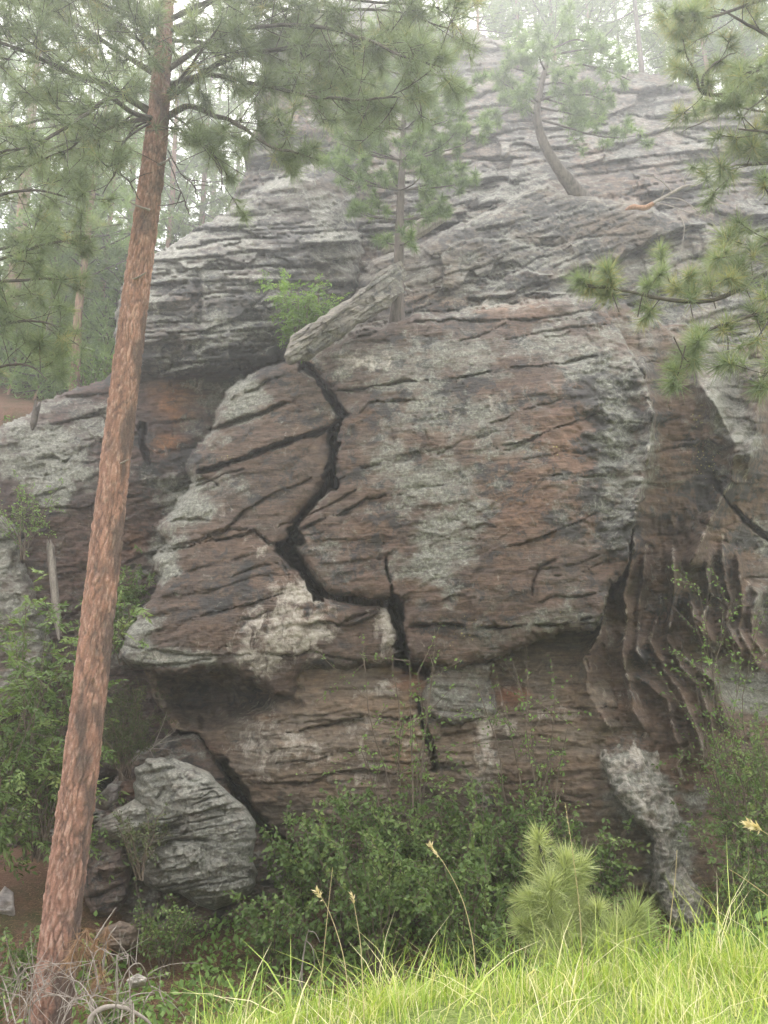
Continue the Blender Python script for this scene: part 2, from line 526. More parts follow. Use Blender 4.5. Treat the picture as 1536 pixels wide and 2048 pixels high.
# name, outline, depth control points, edge radius px, edge depth m, bed dip, (bed px, bed m), tint, lichen, dark
LAYERS = [
 dict(n="upper_crag", poly=[(420,600),(428,500),(452,430),(470,380),(492,340),(488,300),(515,250),(508,205),(532,150),(524,105),(556,60),(575,28),(620,8),(700,-6),(820,4),(900,48),(960,64),(1020,88),(1080,118),(1240,132),(1330,148),(1420,196),(1536,226),(1760,260),(1760,900),(760,900),(745,660),(420,640)],
      ctrl=[(520,420,16.2),(560,250,17.0),(560,60,19.0),(680,120,19.5),(700,420,16.6),(730,560,15.6),(850,300,18.2),(900,80,23.0),(1050,130,22.5),(1050,300,18.6),(1100,380,16.6),(1300,180,21.8),(1300,330,17.8),(1450,400,16.8),(1536,300,19.0),(1700,400,17.0),(1450,600,14.6),(1700,800,14.2)],
      r=26, e=0.8, dip=0.12, bed=(54,0.6), tint=(0.15,0.112,0.092), lichen=0.2, dark=0.6, amp=2.0),
 dict(n="rock_slab_tier", poly=[(690,640),(720,560),(745,520),(790,505),(850,480),(940,440),(1000,402),(1050,378),(1090,364),(1130,385),(1165,392),(1260,404),(1320,420),(1380,440),(1450,462),(1560,480),(1760,500),(1760,760),(690,760)],
      ctrl=[(720,600,14.6),(850,600,14.0),(1000,600,14.0),(1150,590,14.0),(900,470,15.2),(1090,370,15.9),(1250,410,15.0),(1300,500,14.3),(1400,460,14.6),(1560,500,14.6),(1500,650,13.8),(1700,600,14.2)],
      r=22, e=0.5, dip=0.3, bed=(38,0.1), tint=(0.15,0.122,0.1), lichen=0.3, dark=0.5, amp=1.1),
 dict(n="rock_buttress", poly=[(236,762),(230,690),(228,620),(240,580),(262,545),(300,510),(335,488),(400,452),(445,424),(500,384),(560,352),(600,330),(640,316),(680,330),(700,370),(712,430),(722,500),(720,560),(705,600),(650,640),(600,690),(585,716),(540,726),(470,737),(380,748),(290,754)],
      ctrl=[(240,640,14.2),(300,600,13.5),(400,600,13.2),(500,620,13.2),(420,730,13.05),(550,715,13.3),(350,500,14.2),(450,450,14.8),(560,400,15.4),(640,330,16.2),(700,420,15.9),(640,500,14.6),(690,590,14.6),(560,500,14.2)],
      r=34, e=0.8, dip=0.06, bed=(30,0.2), tint=(0.115,0.1,0.09), lichen=0.34, dark=0.5, amp=1.3),
 dict(n="recessed_wall", poly=[(-260,880),(0,850),(60,826),(84,800),(130,780),(190,760),(236,742),(300,700),(640,690),(640,1300),(420,1560),(-260,1560)],
      ctrl=[(-200,900,13.4),(0,900,13.3),(80,850,13.7),(200,770,14.4),(150,1000,13.35),(200,1200,13.5),(260,900,13.75),(300,800,14.0),(400,800,14.2),(500,740,14.3),(380,1000,14.1),(300,1100,14.0),(300,1400,13.9),(0,1400,13.4),(600,1000,14.2)],
      r=22, e=0.5, dip=0.2, bed=(52,0.05), tint=PURPLE, lichen=0.12, dark=0.25, amp=0.6),
 dict(n="left_outcrop", poly=[(-260,1000),(-60,1012),(12,1024),(36,1050),(52,1090),(56,1140),(80,1200),(98,1245),(104,1320),(60,1420),(-260,1480)],
      ctrl=[(-200,1100,12.6),(0,1050,12.9),(0,1200,12.6),(60,1250,12.8),(0,1400,12.6)],
      r=30, e=0.7, dip=0.2, bed=(60,0.06), tint=BROWN, lichen=0.62, dark=0.2, amp=0.9),
 dict(n="footing_ledge", poly=[(-260,1560),(0,1600),(60,1640),(110,1660),(180,1610),(230,1560),(280,1500),(330,1470),(400,1470),(450,1530),(480,1580),(505,1625),(540,1668),(570,1700),(590,1980),(-260,1980)],
      ctrl=[(-200,1800,11.6),(60,1700,11.9),(200,1640,11.7),(350,1500,12.5),(440,1530,12.35),(500,1640,12.1),(540,1800,11.6),(350,1850,11.0),(200,1800,11.1),(60,1900,10.9),(400,1950,10.8)],
      r=26, e=0.5, dip=0.18, bed=(40,0.16), tint=(0.125,0.09,0.07), lichen=0.3, dark=0.35, amp=1.2),
 dict(n="lower_wall", poly=[(280,1320),(310,1400),(350,1462),(400,1470),(440,1525),(470,1560),(500,1612),(540,1660),(600,1700),(620,1800),(640,1990),(1360,1990),(1340,1800),(1320,1660),(1290,1500),(1240,1430),(1215,1320),(1220,1180),(800,1180),(700,1280),(280,1300)],
      ctrl=[(330,1400,13.0),(420,1400,13.2),(500,1360,12.6),(590,1420,11.8),(540,1500,11.7),(480,1550,11.9),(560,1630,12.0),(700,1400,11.8),(700,1500,11.7),(780,1370,11.95),(900,1500,11.7),(1000,1350,12.55),(1100,1290,12.5),(1170,1340,12.3),(1080,1420,11.65),(1200,1480,11.6),(1200,1600,11.5),(1250,1680,11.9),(900,1650,11.9),(700,1700,12.0),(900,1900,11.8),(1250,1850,11.7)],
      r=14, e=0.25, dip=0.03, bed=(48,0.075), tint=(0.19,0.145,0.107), lichen=0.05, dark=0.12, amp=0.8),
 dict(n="rock_block", poly=[(851,1336),(880,1328),(984,1326),(980,1352),(989,1390),(996,1430),(960,1438),(920,1446),(872,1444),(852,1424),(846,1390),(853,1362)],
      ctrl=[(850,1340,11.75),(990,1340,11.8),(850,1440,11.65),(990,1440,11.7)],
      r=14, e=0.2, dip=0.0, bed=(42,0.08), tint=(0.14,0.108,0.09), lichen=0.45, dark=0.25, amp=0.8),
 dict(n="fluted_face", poly=[(1190,650),(1230,606),(1290,636),(1340,652),(1372,652),(1400,680),(1440,690),(1536,676),(1760,660),(1760,1990),(1330,1990),(1345,1850),(1305,1770),(1312,1700),(1300,1660),(1260,1635),(1225,1590),(1200,1500),(1196,1430),(1172,1380),(1170,1312),(1200,1262),(1216,1180)],
      ctrl=[(1250,680,12.4),(1330,680,12.7),(1400,780,12.6),(1350,900,12.35),(1440,860,12.3),(1500,760,12.9),(1536,900,13.1),(1340,1050,12.5),(1300,1150,12.75),(1400,1130,12.9),(1500,1100,13.4),(1230,1300,12.45),(1330,1300,12.8),(1450,1250,12.9),(1536,1250,13.2),(1230,1430,11.9),(1350,1450,12.1),(1480,1450,12.3),(1260,1550,11.35),(1330,1650,11.1),(1420,1600,11.9),(1380,1800,10.95),(1480,1800,11.7),(1536,1500,12.2),(1700,1000,13.6),(1700,1600,12.0),(1330,1760,11.2)],
      r=16, e=0.3, dip=0.05, bed=(60,0.04), tint=(0.145,0.098,0.07), lichen=0.1, dark=0.2, amp=0.7),
 dict(n="rock_pillar", poly=[(570,726),(500,744),(462,774),(432,818),(427,856),(400,890),(372,930),(386,955),(375,985),(322,1040),(317,1065),(334,1085),(312,1110),(309,1132),(318,1152),(300,1200),(252,1260),(238,1318),(262,1330),(300,1346),(350,1353),(400,1341),(450,1337),(505,1358),(520,1376),(555,1392),(596,1404),(592,1370),(600,1350),(630,1334),(700,1340),(760,1336),(806,1330),(806,1300),(792,1214),(640,1195),(620,1170),(560,1095),(590,1050),(600,1030),(650,970),(664,930),(662,880),(690,832),(645,760),(612,733)],
      ctrl=[(500,760,12.7),(580,740,12.6),(640,800,12.4),(440,840,12.6),(550,880,12.2),(400,930,12.4),(620,930,12.2),(340,1060,12.2),(500,1030,11.95),(600,1000,12.1),(320,1140,12.0),(450,1150,11.75),(580,1150,11.75),(260,1300,11.45),(400,1290,11.3),(550,1280,11.4),(700,1270,11.6),(790,1280,11.75),(580,1390,11.9),(780,1220,11.8)],
      r=20, e=0.45, dip=0.3, bed=(48,0.03), tint=(0.125,0.088,0.07), lichen=0.08, dark=0.25, amp=0.5),
 dict(n="main_block", poly=[(605,722),(650,690),(700,664),(790,643),(840,630),(930,620),(1050,604),(1130,594),(1190,598),(1236,640),(1262,700),(1290,760),(1312,830),(1304,900),(1284,990),(1262,1060),(1256,1120),(1222,1170),(1204,1235),(1190,1262),(1120,1262),(1080,1276),(1020,1304),(975,1326),(924,1332),(858,1332),(826,1318),(810,1306),(802,1215),(788,1203),(650,1190),(592,1105),(586,1060),(610,1025),(656,975),(668,930),(666,880),(690,832),(664,790)],
      ctrl=[(630,720,12.6),(700,700,12.4),(800,650,12.5),(1000,630,12.5),(1180,610,12.6),(720,850,12.0),(900,800,11.9),(1100,780,11.7),(1230,760,11.7),(1300,850,11.9),(650,1000,12.05),(620,1100,11.95),(800,1050,11.6),(1000,1000,11.35),(1150,950,11.15),(1260,1000,11.35),(780,1190,11.6),(900,1200,11.3),(1050,1180,11.05),(1180,1220,11.0),(850,1310,11.4),(960,1310,11.4)],
      r=18, e=0.4, dip=0.16, bed=(64,0.028), tint=(0.128,0.088,0.07), lichen=0.15, dark=0.35, amp=0.48),
]

# cracks: points, half width px, depth m, lip m, lip reach px
CRACKS = [
 ([(612,728),(640,760),(662,795),(690,828)],14,1.6,0,0), ([(690,828),(662,858),(620,872)],7,0.5,0.06,30), ([(664,862),(668,905),(655,940),(662,968)],10,1.3,0,0),
 ([(662,968),(625,1005),(595,1040),(590,1062)],10,1.2,0,0), ([(590,1062),(600,1080),(562,1098)],11,1.1,0,0), ([(562,1092),(585,1112),(610,1150),(640,1192)],11,1.2,0,0),
 ([(530,1078),(560,1120),(580,1150)],4,0.15,0,0), ([(640,1192),(690,1196),(745,1200),(787,1203)],3.5,0.4,0.08,30),
 ([(766,1088),(774,1136),(787,1200)],3.5,0.5,0,0), ([(787,1200),(797,1245),(802,1290),(812,1325)],12,1.6,0,0), ([(800,1320),(830,1335),(852,1340)],12,0.8,0,0),
 ([(834,1392),(846,1444),(858,1489),(872,1536)],7,1.0,0,0), ([(445,1532),(478,1577),(503,1623),(540,1668),(560,1700)],12,0.9,0,0),
 ([(425,860),(460,845),(514,830),(562,809),(612,797)],4,0.25,0.08,26), ([(400,943),(439,929),(499,910),(550,890),(615,872),(657,857)],6,0.5,0.12,34),
 ([(390,1088),(451,1063),(487,1021),(532,997),(550,985),(586,973),(622,958)],3,0.1,0.09,24), ([(330,1100),(400,1089),(460,1075),(511,1063),(544,1087),(556,1096)],3,0.15,0.06,24),
 ([(316,1261),(387,1236),(453,1219),(487,1211),(570,1186),(616,1173)],2.5,0.08,0.06,22), ([(330,1160),(420,1130),(500,1110)],2.2,0.05,0.03,18), ([(345,1190),(430,1180),(520,1150),(590,1150)],2.2,0.05,0.03,18),
 ([(245,1290),(300,1300),(345,1307),(395,1311),(470,1311),(528,1307),(595,1311),(616,1302),(653,1311),(741,1327)],3,0.12,0.06,26),
 ([(241,1317),(287,1332),(357,1327),(420,1318)],3,0.1,0.08,20), ([(607,1265),(612,1252),(641,1240),(678,1252),(720,1244),(762,1219)],3,0.05,0.12,50),
 ([(574,1465),(620,1457),(678,1444),(741,1432),(803,1440),(837,1432)],3,0.15,0.1,34), ([(478,1561),(537,1565),(624,1567),(670,1544),(720,1540),(803,1552)],3,0.15,0.12,40),
 ([(512,1377),(553,1390),(591,1402)],3,0.15,0.08,24), ([(520,1440),(560,1430),(640,1432),(700,1420)],2.2,0.05,0.04,20), ([(560,1500),(640,1508),(720,1500),(800,1504)],2.2,0.04,0.04,20),
 ([(664,783),(729,777),(789,765),(860,759),(918,755),(1028,735),(1073,732),(1118,727),(1198,710)],3,0.16,0.06,30), ([(692,827),(723,824),(738,809),(759,803),(830,800)],2.6,0.1,0.05,22),
 ([(668,962),(702,952),(723,937),(760,930)],2.6,0.1,0.07,22), ([(600,1062),(640,1042),(687,1024),(732,1000),(770,992)],3.2,0.15,0.1,30), ([(595,1083),(650,1082),(717,1078),(765,1075),(830,1072)],2,0.05,0.02,16),
 ([(640,1130),(700,1122),(765,1118)],2,0.04,0.02,16), ([(700,1040),(664,1052),(640,1068)],2,0.06,0.03,16),
 ([(819,1253),(870,1247),(906,1250),(930,1256),(1002,1256),(1050,1250),(1124,1250),(1184,1235)],3.5,0.2,0.12,40),
 ([(1067,1160),(1076,1133),(1110,1120)],3,0.12,0.06,22), ([(1062,1202),(1067,1160)],3,0.14,0,0), ([(983,895),(1048,885),(1088,865),(1148,845),(1218,815)],3,0.12,0.08,30),
 ([(1008,1095),(1068,1080),(1158,1045),(1218,1010)],3,0.12,0.08,34), ([(1060,1140),(1150,1130),(1200,1110)],2.4,0.08,0.05,22), ([(930,1100),(1000,1080),(1040,1040)],2.2,0.06,0.04,22),
 ([(820,1060),(900,1078),(1000,1080)],2.2,0.05,0.05,26), ([(850,860),(860,912),(890,905),(893,850)],2.2,0.04,-0.03,20), ([(980,850),(1040,820),(1120,800)],2.4,0.06,0.05,24), ([(1060,990),(1100,940),(1180,900)],2.2,0.05,0.04,24),
 ([(1025,1426),(1079,1417),(1139,1414),(1190,1424)],3,0.08,-0.06,24), ([(1040,1378),(1112,1369),(1163,1371)],2.4,0.06,0.04,20), ([(1030,1450),(1110,1440),(1180,1450)],2.4,0.05,0.05,18), ([(960,1480),(1080,1470),(1190,1500)],2.4,0.04,0.04,20), ([(1000,1560),(1120,1555),(1215,1560)],2.4,0.05,0.03,24),
 ([(840,624),(928,620),(1040,608),(1120,596)],2.6,0.1,0.06,12), ([(700,668),(791,648),(900,640),(992,642),(1092,637),(1192,619)],2.6,0.1,0.05,16), ([(1010,680),(1100,660),(1210,650)],2.4,0.08,0.05,20),
 ([(57,998),(117,979),(165,963),(203,944)],2.6,0.08,0.05,20), ([(111,1017),(178,1017),(197,1005),(270,992),(317,986),(390,963)],3,0.12,0.06,24), ([(0,1084),(48,1075)],3,0.12,0.05,20), ([(100,850),(137,843),(222,814),(260,800)],3,0.1,0.08,24),
 ([(283,852),(286,897),(297,920)],7,0.6,0,0), ([(300,860),(360,840),(430,835)],2.4,0.05,0.04,20), ([(230,1090),(320,1070)],2.4,0.05,0.04,20),
 ([(393,543),(400,600),(397,650)],6,0.12,0,0), ([(408,536),(438,517),(471,525),(520,540)],3.4,0.12,0.1,26), ([(300,560),(360,545),(400,535)],3,0.1,0.08,24),
 ([(955,523),(1028,500),(1087,491),(1160,470)],2.4,0.06,0.04,20), ([(1150,548),(1200,536),(1247,514),(1311,482),(1370,464),(1420,452)],7,0.45,0.35,60), ([(955,459),(1028,450),(1083,464),(1128,432)],3,0.1,0.1,24), ([(1110,591),(1147,578),(1180,572)],4,0.2,0.1,20),
 ([(900,570),(980,560),(1060,565)],2.4,0.05,0.03,18), ([(1430,960),(1460,1010),(1500,1050),(1536,1075)],6,0.5,0,0), ([(1040,1500),(1100,1690)],0.1,0,0,1),
 ([(1240,1230),(1330,1225),(1420,1230),(1500,1240)],2,0.05,0.02,16), ([(1250,1330),(1330,1320),(1420,1295)],2,0.05,0.02,16), ([(1330,960),(1400,940),(1440,920)],2.2,0.05,0.03,16),
]

_r = np.random.default_rng(19)
for x0_, x1_, y0_, y1_, dip_, n_ in ((700, 1240, 640, 1240, 0.16, 13), (340, 640, 760, 1300, 0.34, 11), (480, 1200, 1360, 1680, 0.04, 22), (60, 420, 780, 1200, 0.2, 10), (260, 700, 420, 730, 0.06, 30), (740, 1480, 400, 600, 0.28, 20), (520, 1500, 60, 400, 0.12, 40), (1280, 1530, 700, 1500, 0.05, 24)):
    for _ in range(n_):
        cx_, cy_, L_ = _r.uniform(x0_, x1_), _r.uniform(y0_, y1_), _r.uniform(25, 85)
        d_ = dip_ + _r.normal(0, 0.1)
        CRACKS.append(([(cx_ - L_, cy_ + L_ * d_ + _r.normal(0, 3)), (cx_ - L_ * 0.3, cy_ + L_ * 0.3 * d_ + _r.normal(0, 5)), (cx_ + L_ * 0.3, cy_ - L_ * 0.3 * d_ + _r.normal(0, 5)), (cx_ + L_, cy_ - L_ * d_ + _r.normal(0, 3))], _r.uniform(2.0, 3.2), _r.uniform(0.05, 0.13), _r.uniform(0.015, 0.06), 16))

RIDGES = [
 ([(1292,1090),(1285,1160),(1278,1230),(1275,1300),(1300,1350)],0.22,12), ([(1345,1090),(1350,1160),(1342,1220),(1335,1280),(1360,1330),(1395,1370),(1420,1430),(1430,1500)],0.26,12), ([(1470,1090),(1478,1150),(1486,1210),(1478,1260),(1505,1310),(1520,1350)],0.26,12), ([(1540,1150),(1548,1230),(1560,1330),(1580,1420)],0.28,14),  # crest line, height m, reach px
 ([(1217,1179),(1202,1261),(1170,1312),(1174,1382),(1202,1429),(1230,1470)],0.22,16), ([(1268,1050),(1268,1089),(1248,1187),(1254,1237),(1243,1304),(1256,1355),(1268,1421),(1295,1472)],0.3,16),
 ([(1327,1171),(1319,1218),(1299,1277),(1327,1339),(1358,1378),(1389,1449),(1405,1491),(1405,1550)],0.3,16), ([(1256,1339),(1300,1372),(1334,1398),(1344,1445),(1352,1480),(1370,1507),(1354,1531),(1370,1566)],0.3,15),
 ([(1354,1261),(1370,1316),(1428,1363),(1452,1433),(1467,1480)],0.28,15), ([(1377,1167),(1389,1245),(1428,1304),(1432,1335)],0.26,13), ([(1424,1089),(1413,1152),(1424,1190),(1401,1245),(1425,1280),(1452,1304)],0.26,13),
 ([(1444,1070),(1448,1159),(1459,1206),(1452,1253),(1479,1300),(1491,1335)],0.28,13), ([(1491,1159),(1514,1187),(1502,1226),(1506,1277),(1536,1320)],0.28,14),
 ([(1372,660),(1395,760),(1440,830),(1470,890),(1462,960),(1420,1040),(1390,1110),(1365,1150)],0.4,26), ([(1520,640),(1518,780),(1510,860),(1490,960)],0.4,22),
 ([(1280,700),(1305,830),(1295,920),(1275,1000),(1262,1070)],0.25,20),
]
RIB = [(1190,1480),(1260,1468),(1310,1478),(1322,1540),(1347,1600),(1366,1650),(1340,1682),(1362,1730),(1402,1780),(1412,1860),(1330,1860),(1300,1780),(1310,1720),(1310,1680),(1270,1642),(1230,1592),(1202,1512)]

# pigment blobs: attribute, centre, radii, strength
BLOBS = [
 ("lichen",1460,800,70,130,0.62),("dark",1440,960,110,90,0.7),("dark",1500,1050,60,80,0.6),("dark",1400,1180,120,70,0.4),("lichen",1530,1150,40,120,0.5),("pale",1240,1400,60,30,0.4),("dark",1340,1250,100,90,0.35),
 ("pale",580,1250,80,60,0.95),("pale",600,1190,40,35,0.95),("pale",545,1320,50,35,0.85),("pale",775,1255,22,50,1.0),("pale",970,1520,18,120,0.9),
 ("lichen",830,720,230,55,0.48),("dark",930,800,230,70,0.62),("lichen",900,830,170,50,0.5),("lichen",1180,700,110,70,0.55),("dark",1220,840,80,150,0.75),("lichen",1240,900,50,160,0.6),("dark",1230,1050,60,90,0.7),("lichen",1120,1230,90,30,0.5),("dark",1120,1060,130,60,0.5),
 ("pale",560,1500,90,60,0.6),("pale",650,1260,40,30,0.4),("pale",700,1560,120,20,0.4),("dark",380,900,60,120,0.5),("dark",330,980,90,80,0.5),("lichen",150,860,110,60,0.5),("lichen",380,800,40,30,0.3),("pale",400,770,60,14,0.5),("lichen",1420,760,40,120,0.6),("dark",1460,950,60,90,0.6),
 ("lichen",880,960,130,70,0.7),("lichen",880,1090,75,120,0.8),("lichen",800,870,90,60,0.45),("lichen",960,880,110,60,0.5),("lichen",820,740,110,60,0.4),("lichen",1110,690,110,40,0.6),("lichen",1250,760,70,140,0.5),("lichen",1290,870,30,110,0.5),
 ("lichen",490,800,55,45,0.8),("lichen",420,870,60,50,0.5),("lichen",370,1010,50,60,0.8),("lichen",330,1120,30,60,0.9),("lichen",270,1270,50,60,0.7),("lichen",320,1320,110,22,0.8),("lichen",460,970,60,40,0.4),
 ("lichen",80,900,110,80,0.9),("lichen",110,960,60,60,0.8),("lichen",60,830,120,40,0.4),("lichen",430,620,40,90,0.6),("lichen",460,480,150,60,0.35),("lichen",920,1270,90,30,0.3),("lichen",1060,520,220,60,0.25),
 ("lichen",1500,1380,70,50,0.9),("lichen",1470,850,60,60,0.6),("lichen",1440,820,30,60,0.8),("lichen",1270,1560,60,80,1.0),("lichen",1340,1700,40,120,1.0),("lichen",1390,1600,40,40,0.7),("lichen",1380,1430,30,16,0.3),
 ("dark",1190,780,90,110,0.6),("dark",1190,1000,110,90,0.5),("dark",960,960,90,120,0.25),("dark",900,830,110,70,0.3),("dark",380,800,90,60,0.25),("dark",420,1160,130,60,0.45),("dark",400,1240,150,50,0.45),("dark",600,690,120,60,0.2),("dark",480,710,160,40,0.9),("dark",1300,800,60,160,0.5),("dark",1340,1190,40,40,0.5),("dark",1290,1330,25,40,0.7),("dark",450,1390,110,40,0.5),  # the last dark blob paints shade into the hollow
 ("pale",580,1250,90,70,0.75),("pale",590,1190,50,40,0.7),("pale",770,1260,30,55,0.85),("pale",540,1300,90,50,0.6),("pale",520,1480,50,80,0.6),("pale",690,1450,40,60,0.3),("pale",970,1530,26,110,0.7),("pale",720,1520,70,60,0.4),("pale",830,1470,30,80,0.5),("pale",1010,1450,25,40,0.5),("pale",520,1090,50,30,0.5),("pale",1120,1430,80,16,0.5),("pale",720,730,60,26,0.6),("pale",780,1375,40,20,0.6),("pale",1020,1340,25,40,0.4),("pale",350,1315,90,15,0.4),("pale",660,820,20,16,0.5),("pale",420,770,30,16,0.5),("pale",1000,800,50,30,0.15),
 ("yellow",1085,900,50,30,0.8),("yellow",1400,830,30,60,0.9),("yellow",1410,920,50,60,0.85),("yellow",920,1250,110,50,0.7),("yellow",450,915,40,20,0.8),("yellow",1100,850,80,40,0.6),("yellow",980,1010,40,40,0.6),("yellow",390,640,20,40,0.7),("yellow",1120,1220,60,30,0.6),
]
TINTS = [ # colour patches in the stone, plus shade painted into the hollow: centre, radii, colour, strength
 (350,800,42,38,(0.3,0.13,0.05),0.75),(335,885,32,18,(0.3,0.13,0.05),0.7),(265,1090,20,30,(0.3,0.15,0.08),0.6),(1090,960,130,110,(0.185,0.108,0.074),0.8),(1150,900,90,50,(0.185,0.108,0.074),0.6),(880,850,25,50,(0.19,0.125,0.088),0.7),(750,950,60,90,(0.16,0.105,0.078),0.5),(700,1120,90,60,(0.152,0.1,0.078),0.6),
 (1380,900,70,90,(0.17,0.1,0.066),0.7),(600,260,90,60,(0.23,0.125,0.09),0.7),(620,205,40,14,(0.38,0.15,0.07),0.7),(1020,1390,30,16,(0.27,0.12,0.065),0.9),(820,1365,30,22,(0.22,0.11,0.07),0.8),(820,1480,30,90,(0.3,0.19,0.1),0.5),(1100,1560,110,60,(0.165,0.112,0.078),0.7),(250,1600,60,30,(0.26,0.13,0.085),0.6),(400,1500,60,30,(0.2,0.12,0.085),0.5),
 (200,1110,110,90,(0.15,0.09,0.07),0.6),(720,1000,50,60,(0.17,0.112,0.082),0.4),(420,1400,90,60,(0.075,0.062,0.055),0.7),(890,608,130,14,(0.3,0.19,0.125),0.8),(1000,330,120,90,(0.2,0.165,0.14),0.5),(600,715,70,16,(0.24,0.15,0.11),0.6),  # the near-black patch puts the hollow's shade into the tint
]
SPLITS = {"rock_pillar": [[(380,880),(425,860),(514,830),(612,797),(700,790)], [(360,955),(400,943),(499,910),(615,872),(700,835)], [(300,1105),(400,1089),(511,1063),(560,1096),(640,1050)], [(240,1290),(316,1261),(453,1219),(570,1186),(660,1165)]],
          "main_block": [[(600,790),(664,783),(789,765),(1028,735),(1198,710),(1320,690)], [(590,1066),(640,1042),(687,1024),(732,1000),(770,992),(983,895),(1088,865),(1218,815),(1330,780)], [(780,1253),(870,1247),(930,1256),(1050,1250),(1184,1235),(1300,1220)]],
          "lower_wall": [[(280,1470),(574,1465),(678,1444),(741,1432),(837,1432),(1025,1426),(1139,1414),(1260,1440)], [(400,1560),(537,1565),(624,1567),(720,1540),(803,1552),(1000,1560),(1340,1560)]]}
PART_NAME = {"upper_crag": "upper_crag", "rock_slab_tier": "rock_tier", "rock_buttress": "rock_buttress", "recessed_wall": "recessed_rock_wall", "left_outcrop": "rock_outcrop", "footing_ledge": "rock_ledge",
             "lower_wall": "rock_band", "rock_block": "rock_block", "fluted_face": "fluted_rock_face", "rock_pillar": "rock_bed", "main_block": "rock_slab"}
PART_LABEL = {"upper_crag": "ledgy pale summit crag", "rock_slab_tier": "grey tilted rock tier above the main block", "rock_buttress": "grey undercut buttress behind the red trunk", "recessed_wall": "dark recessed wall with orange stain",
              "left_outcrop": "lichened outcrop at the left edge", "footing_ledge": "broken rock ledge at the foot", "rock_block": "small square block under the main block", "fluted_face": "fluted rock face with wavy ribs"}

def strata(px, py, dip, sp, seed):
    t = py + px * dip
    t = t + 0.55 * sp * noise2(px / 170, py / 70, seed) + 0.1 * sp * noise2(px / 45, py / 26, seed + 1) + 0.05 * sp * noise2(px / 12, py / 12, seed + 2)
    t = t / sp
    k = np.floor(t)
    f = t - k
    h = _hash(k.astype(np.int64), np.floor(px / 130 + 0.37 * k + 0.9 * noise2(px / 70, py / 50, seed + 3)).astype(np.int64), np.zeros(k.shape, np.int64), seed + 9)
    amp = np.clip(0.55 + 1.1 * noise2(px / 110 + 3, t / 2.3, seed + 4), 0.05, 1.4)
    prof = (h - 0.5) * 1.5 + 0.7 * np.exp(-((1 - f) / 0.13) ** 2) - 0.35 * np.exp(-((0.8 - f) / 0.22) ** 2) + 0.3 * np.exp(-(f / 0.1) ** 2)
    return prof * amp

def blob(px, py, cx, cy, rx, ry, wob):
    d = np.hypot((px - cx) / rx, (py - cy) / ry)
    return smooth(1.7, 0.2, d + 0.6 * wob)

def relief(px, py, layers, cracks, ridges):
    """world depth, winning layer and pigments of the rock seen at (px, py)"""
    wx = px + 7 * fbm2(px / 38, py / 38, 3, 21) + 2.5 * noise2(px / 7, py / 7, 24)
    wy = py + 7 * fbm2(px / 38, py / 38, 3, 31) + 2.5 * noise2(px / 7, py / 7, 34)
    best = np.full(px.shape, 1e3)
    lab = np.full(px.shape, -1)
    for li, L in enumerate(layers):
        ins = inside(wx, wy, L["poly"])
        idx = np.nonzero(ins)
        if not len(idx[0]): continue
        x, y, ax, ay = px[idx], py[idx], wx[idx], wy[idx]
        d, _ = seg_dist(ax, ay, L["poly"], True)
        q = 1 - np.minimum(d, L["r"]) / L["r"]
        Y = tps(L["ctrl"])(x, y) + L["e"] * (1 - np.sqrt(np.maximum(0, 1 - q * q)))
        sp, am = L["bed"]
        Y = Y + am * strata(x, y, L["dip"], sp, 100 + 10 * li) + am * 0.45 * strata(x, y, L["dip"] * 1.1, sp * 0.36, 300 + 10 * li)
        Y = Y + L["amp"] * (0.11 * fbm2(x / 130, y / 110, 3, 40 + li) + 0.05 * fbm2(x / 34 + y * L["dip"] / 34, y / 20, 3, 60 + li) + 0.022 * fbm2(x / 11, y / 7, 3, 80 + li))
        for cs, ca, sd in ((150, 0.14, 5), (62, 0.045, 7), (24, 0.02, 8), (10, 0.011, 9)):
            if cs == 150 and li not in (0, 1, 2): continue
            u1 = x / cs + 0.9 * fbm2(x / cs, y / cs, 2, sd + li) + 40
            t1 = (y + x * L["dip"]) / (cs * 0.42) + 0.9 * fbm2(x / cs + 9, y / cs, 2, sd + 20 + li)
            row = np.floor(t1).astype(np.int64)
            colm = np.floor(u1 + 0.5 * (row % 2)).astype(np.int64)
            am2 = (0.55 if li in (9, 10) else max(L["amp"], 0.85)) * np.clip(0.9 + 1.1 * noise2(x / 120, y / 80, sd + 60 + li), 0.15, 1.7)
            Y = Y + am2 * ca * 1.8 * (_hash(colm, row, row * 0, sd + 40 + li) - 0.5) + am2 * ca * 0.6 * (t1 - row - 0.5)
        b = best[idx]
        win = Y < b
        best[idx] = np.where(win, Y, b)
        lab[idx] = np.where(win, li, lab[idx])
    return best, lab, wx, wy

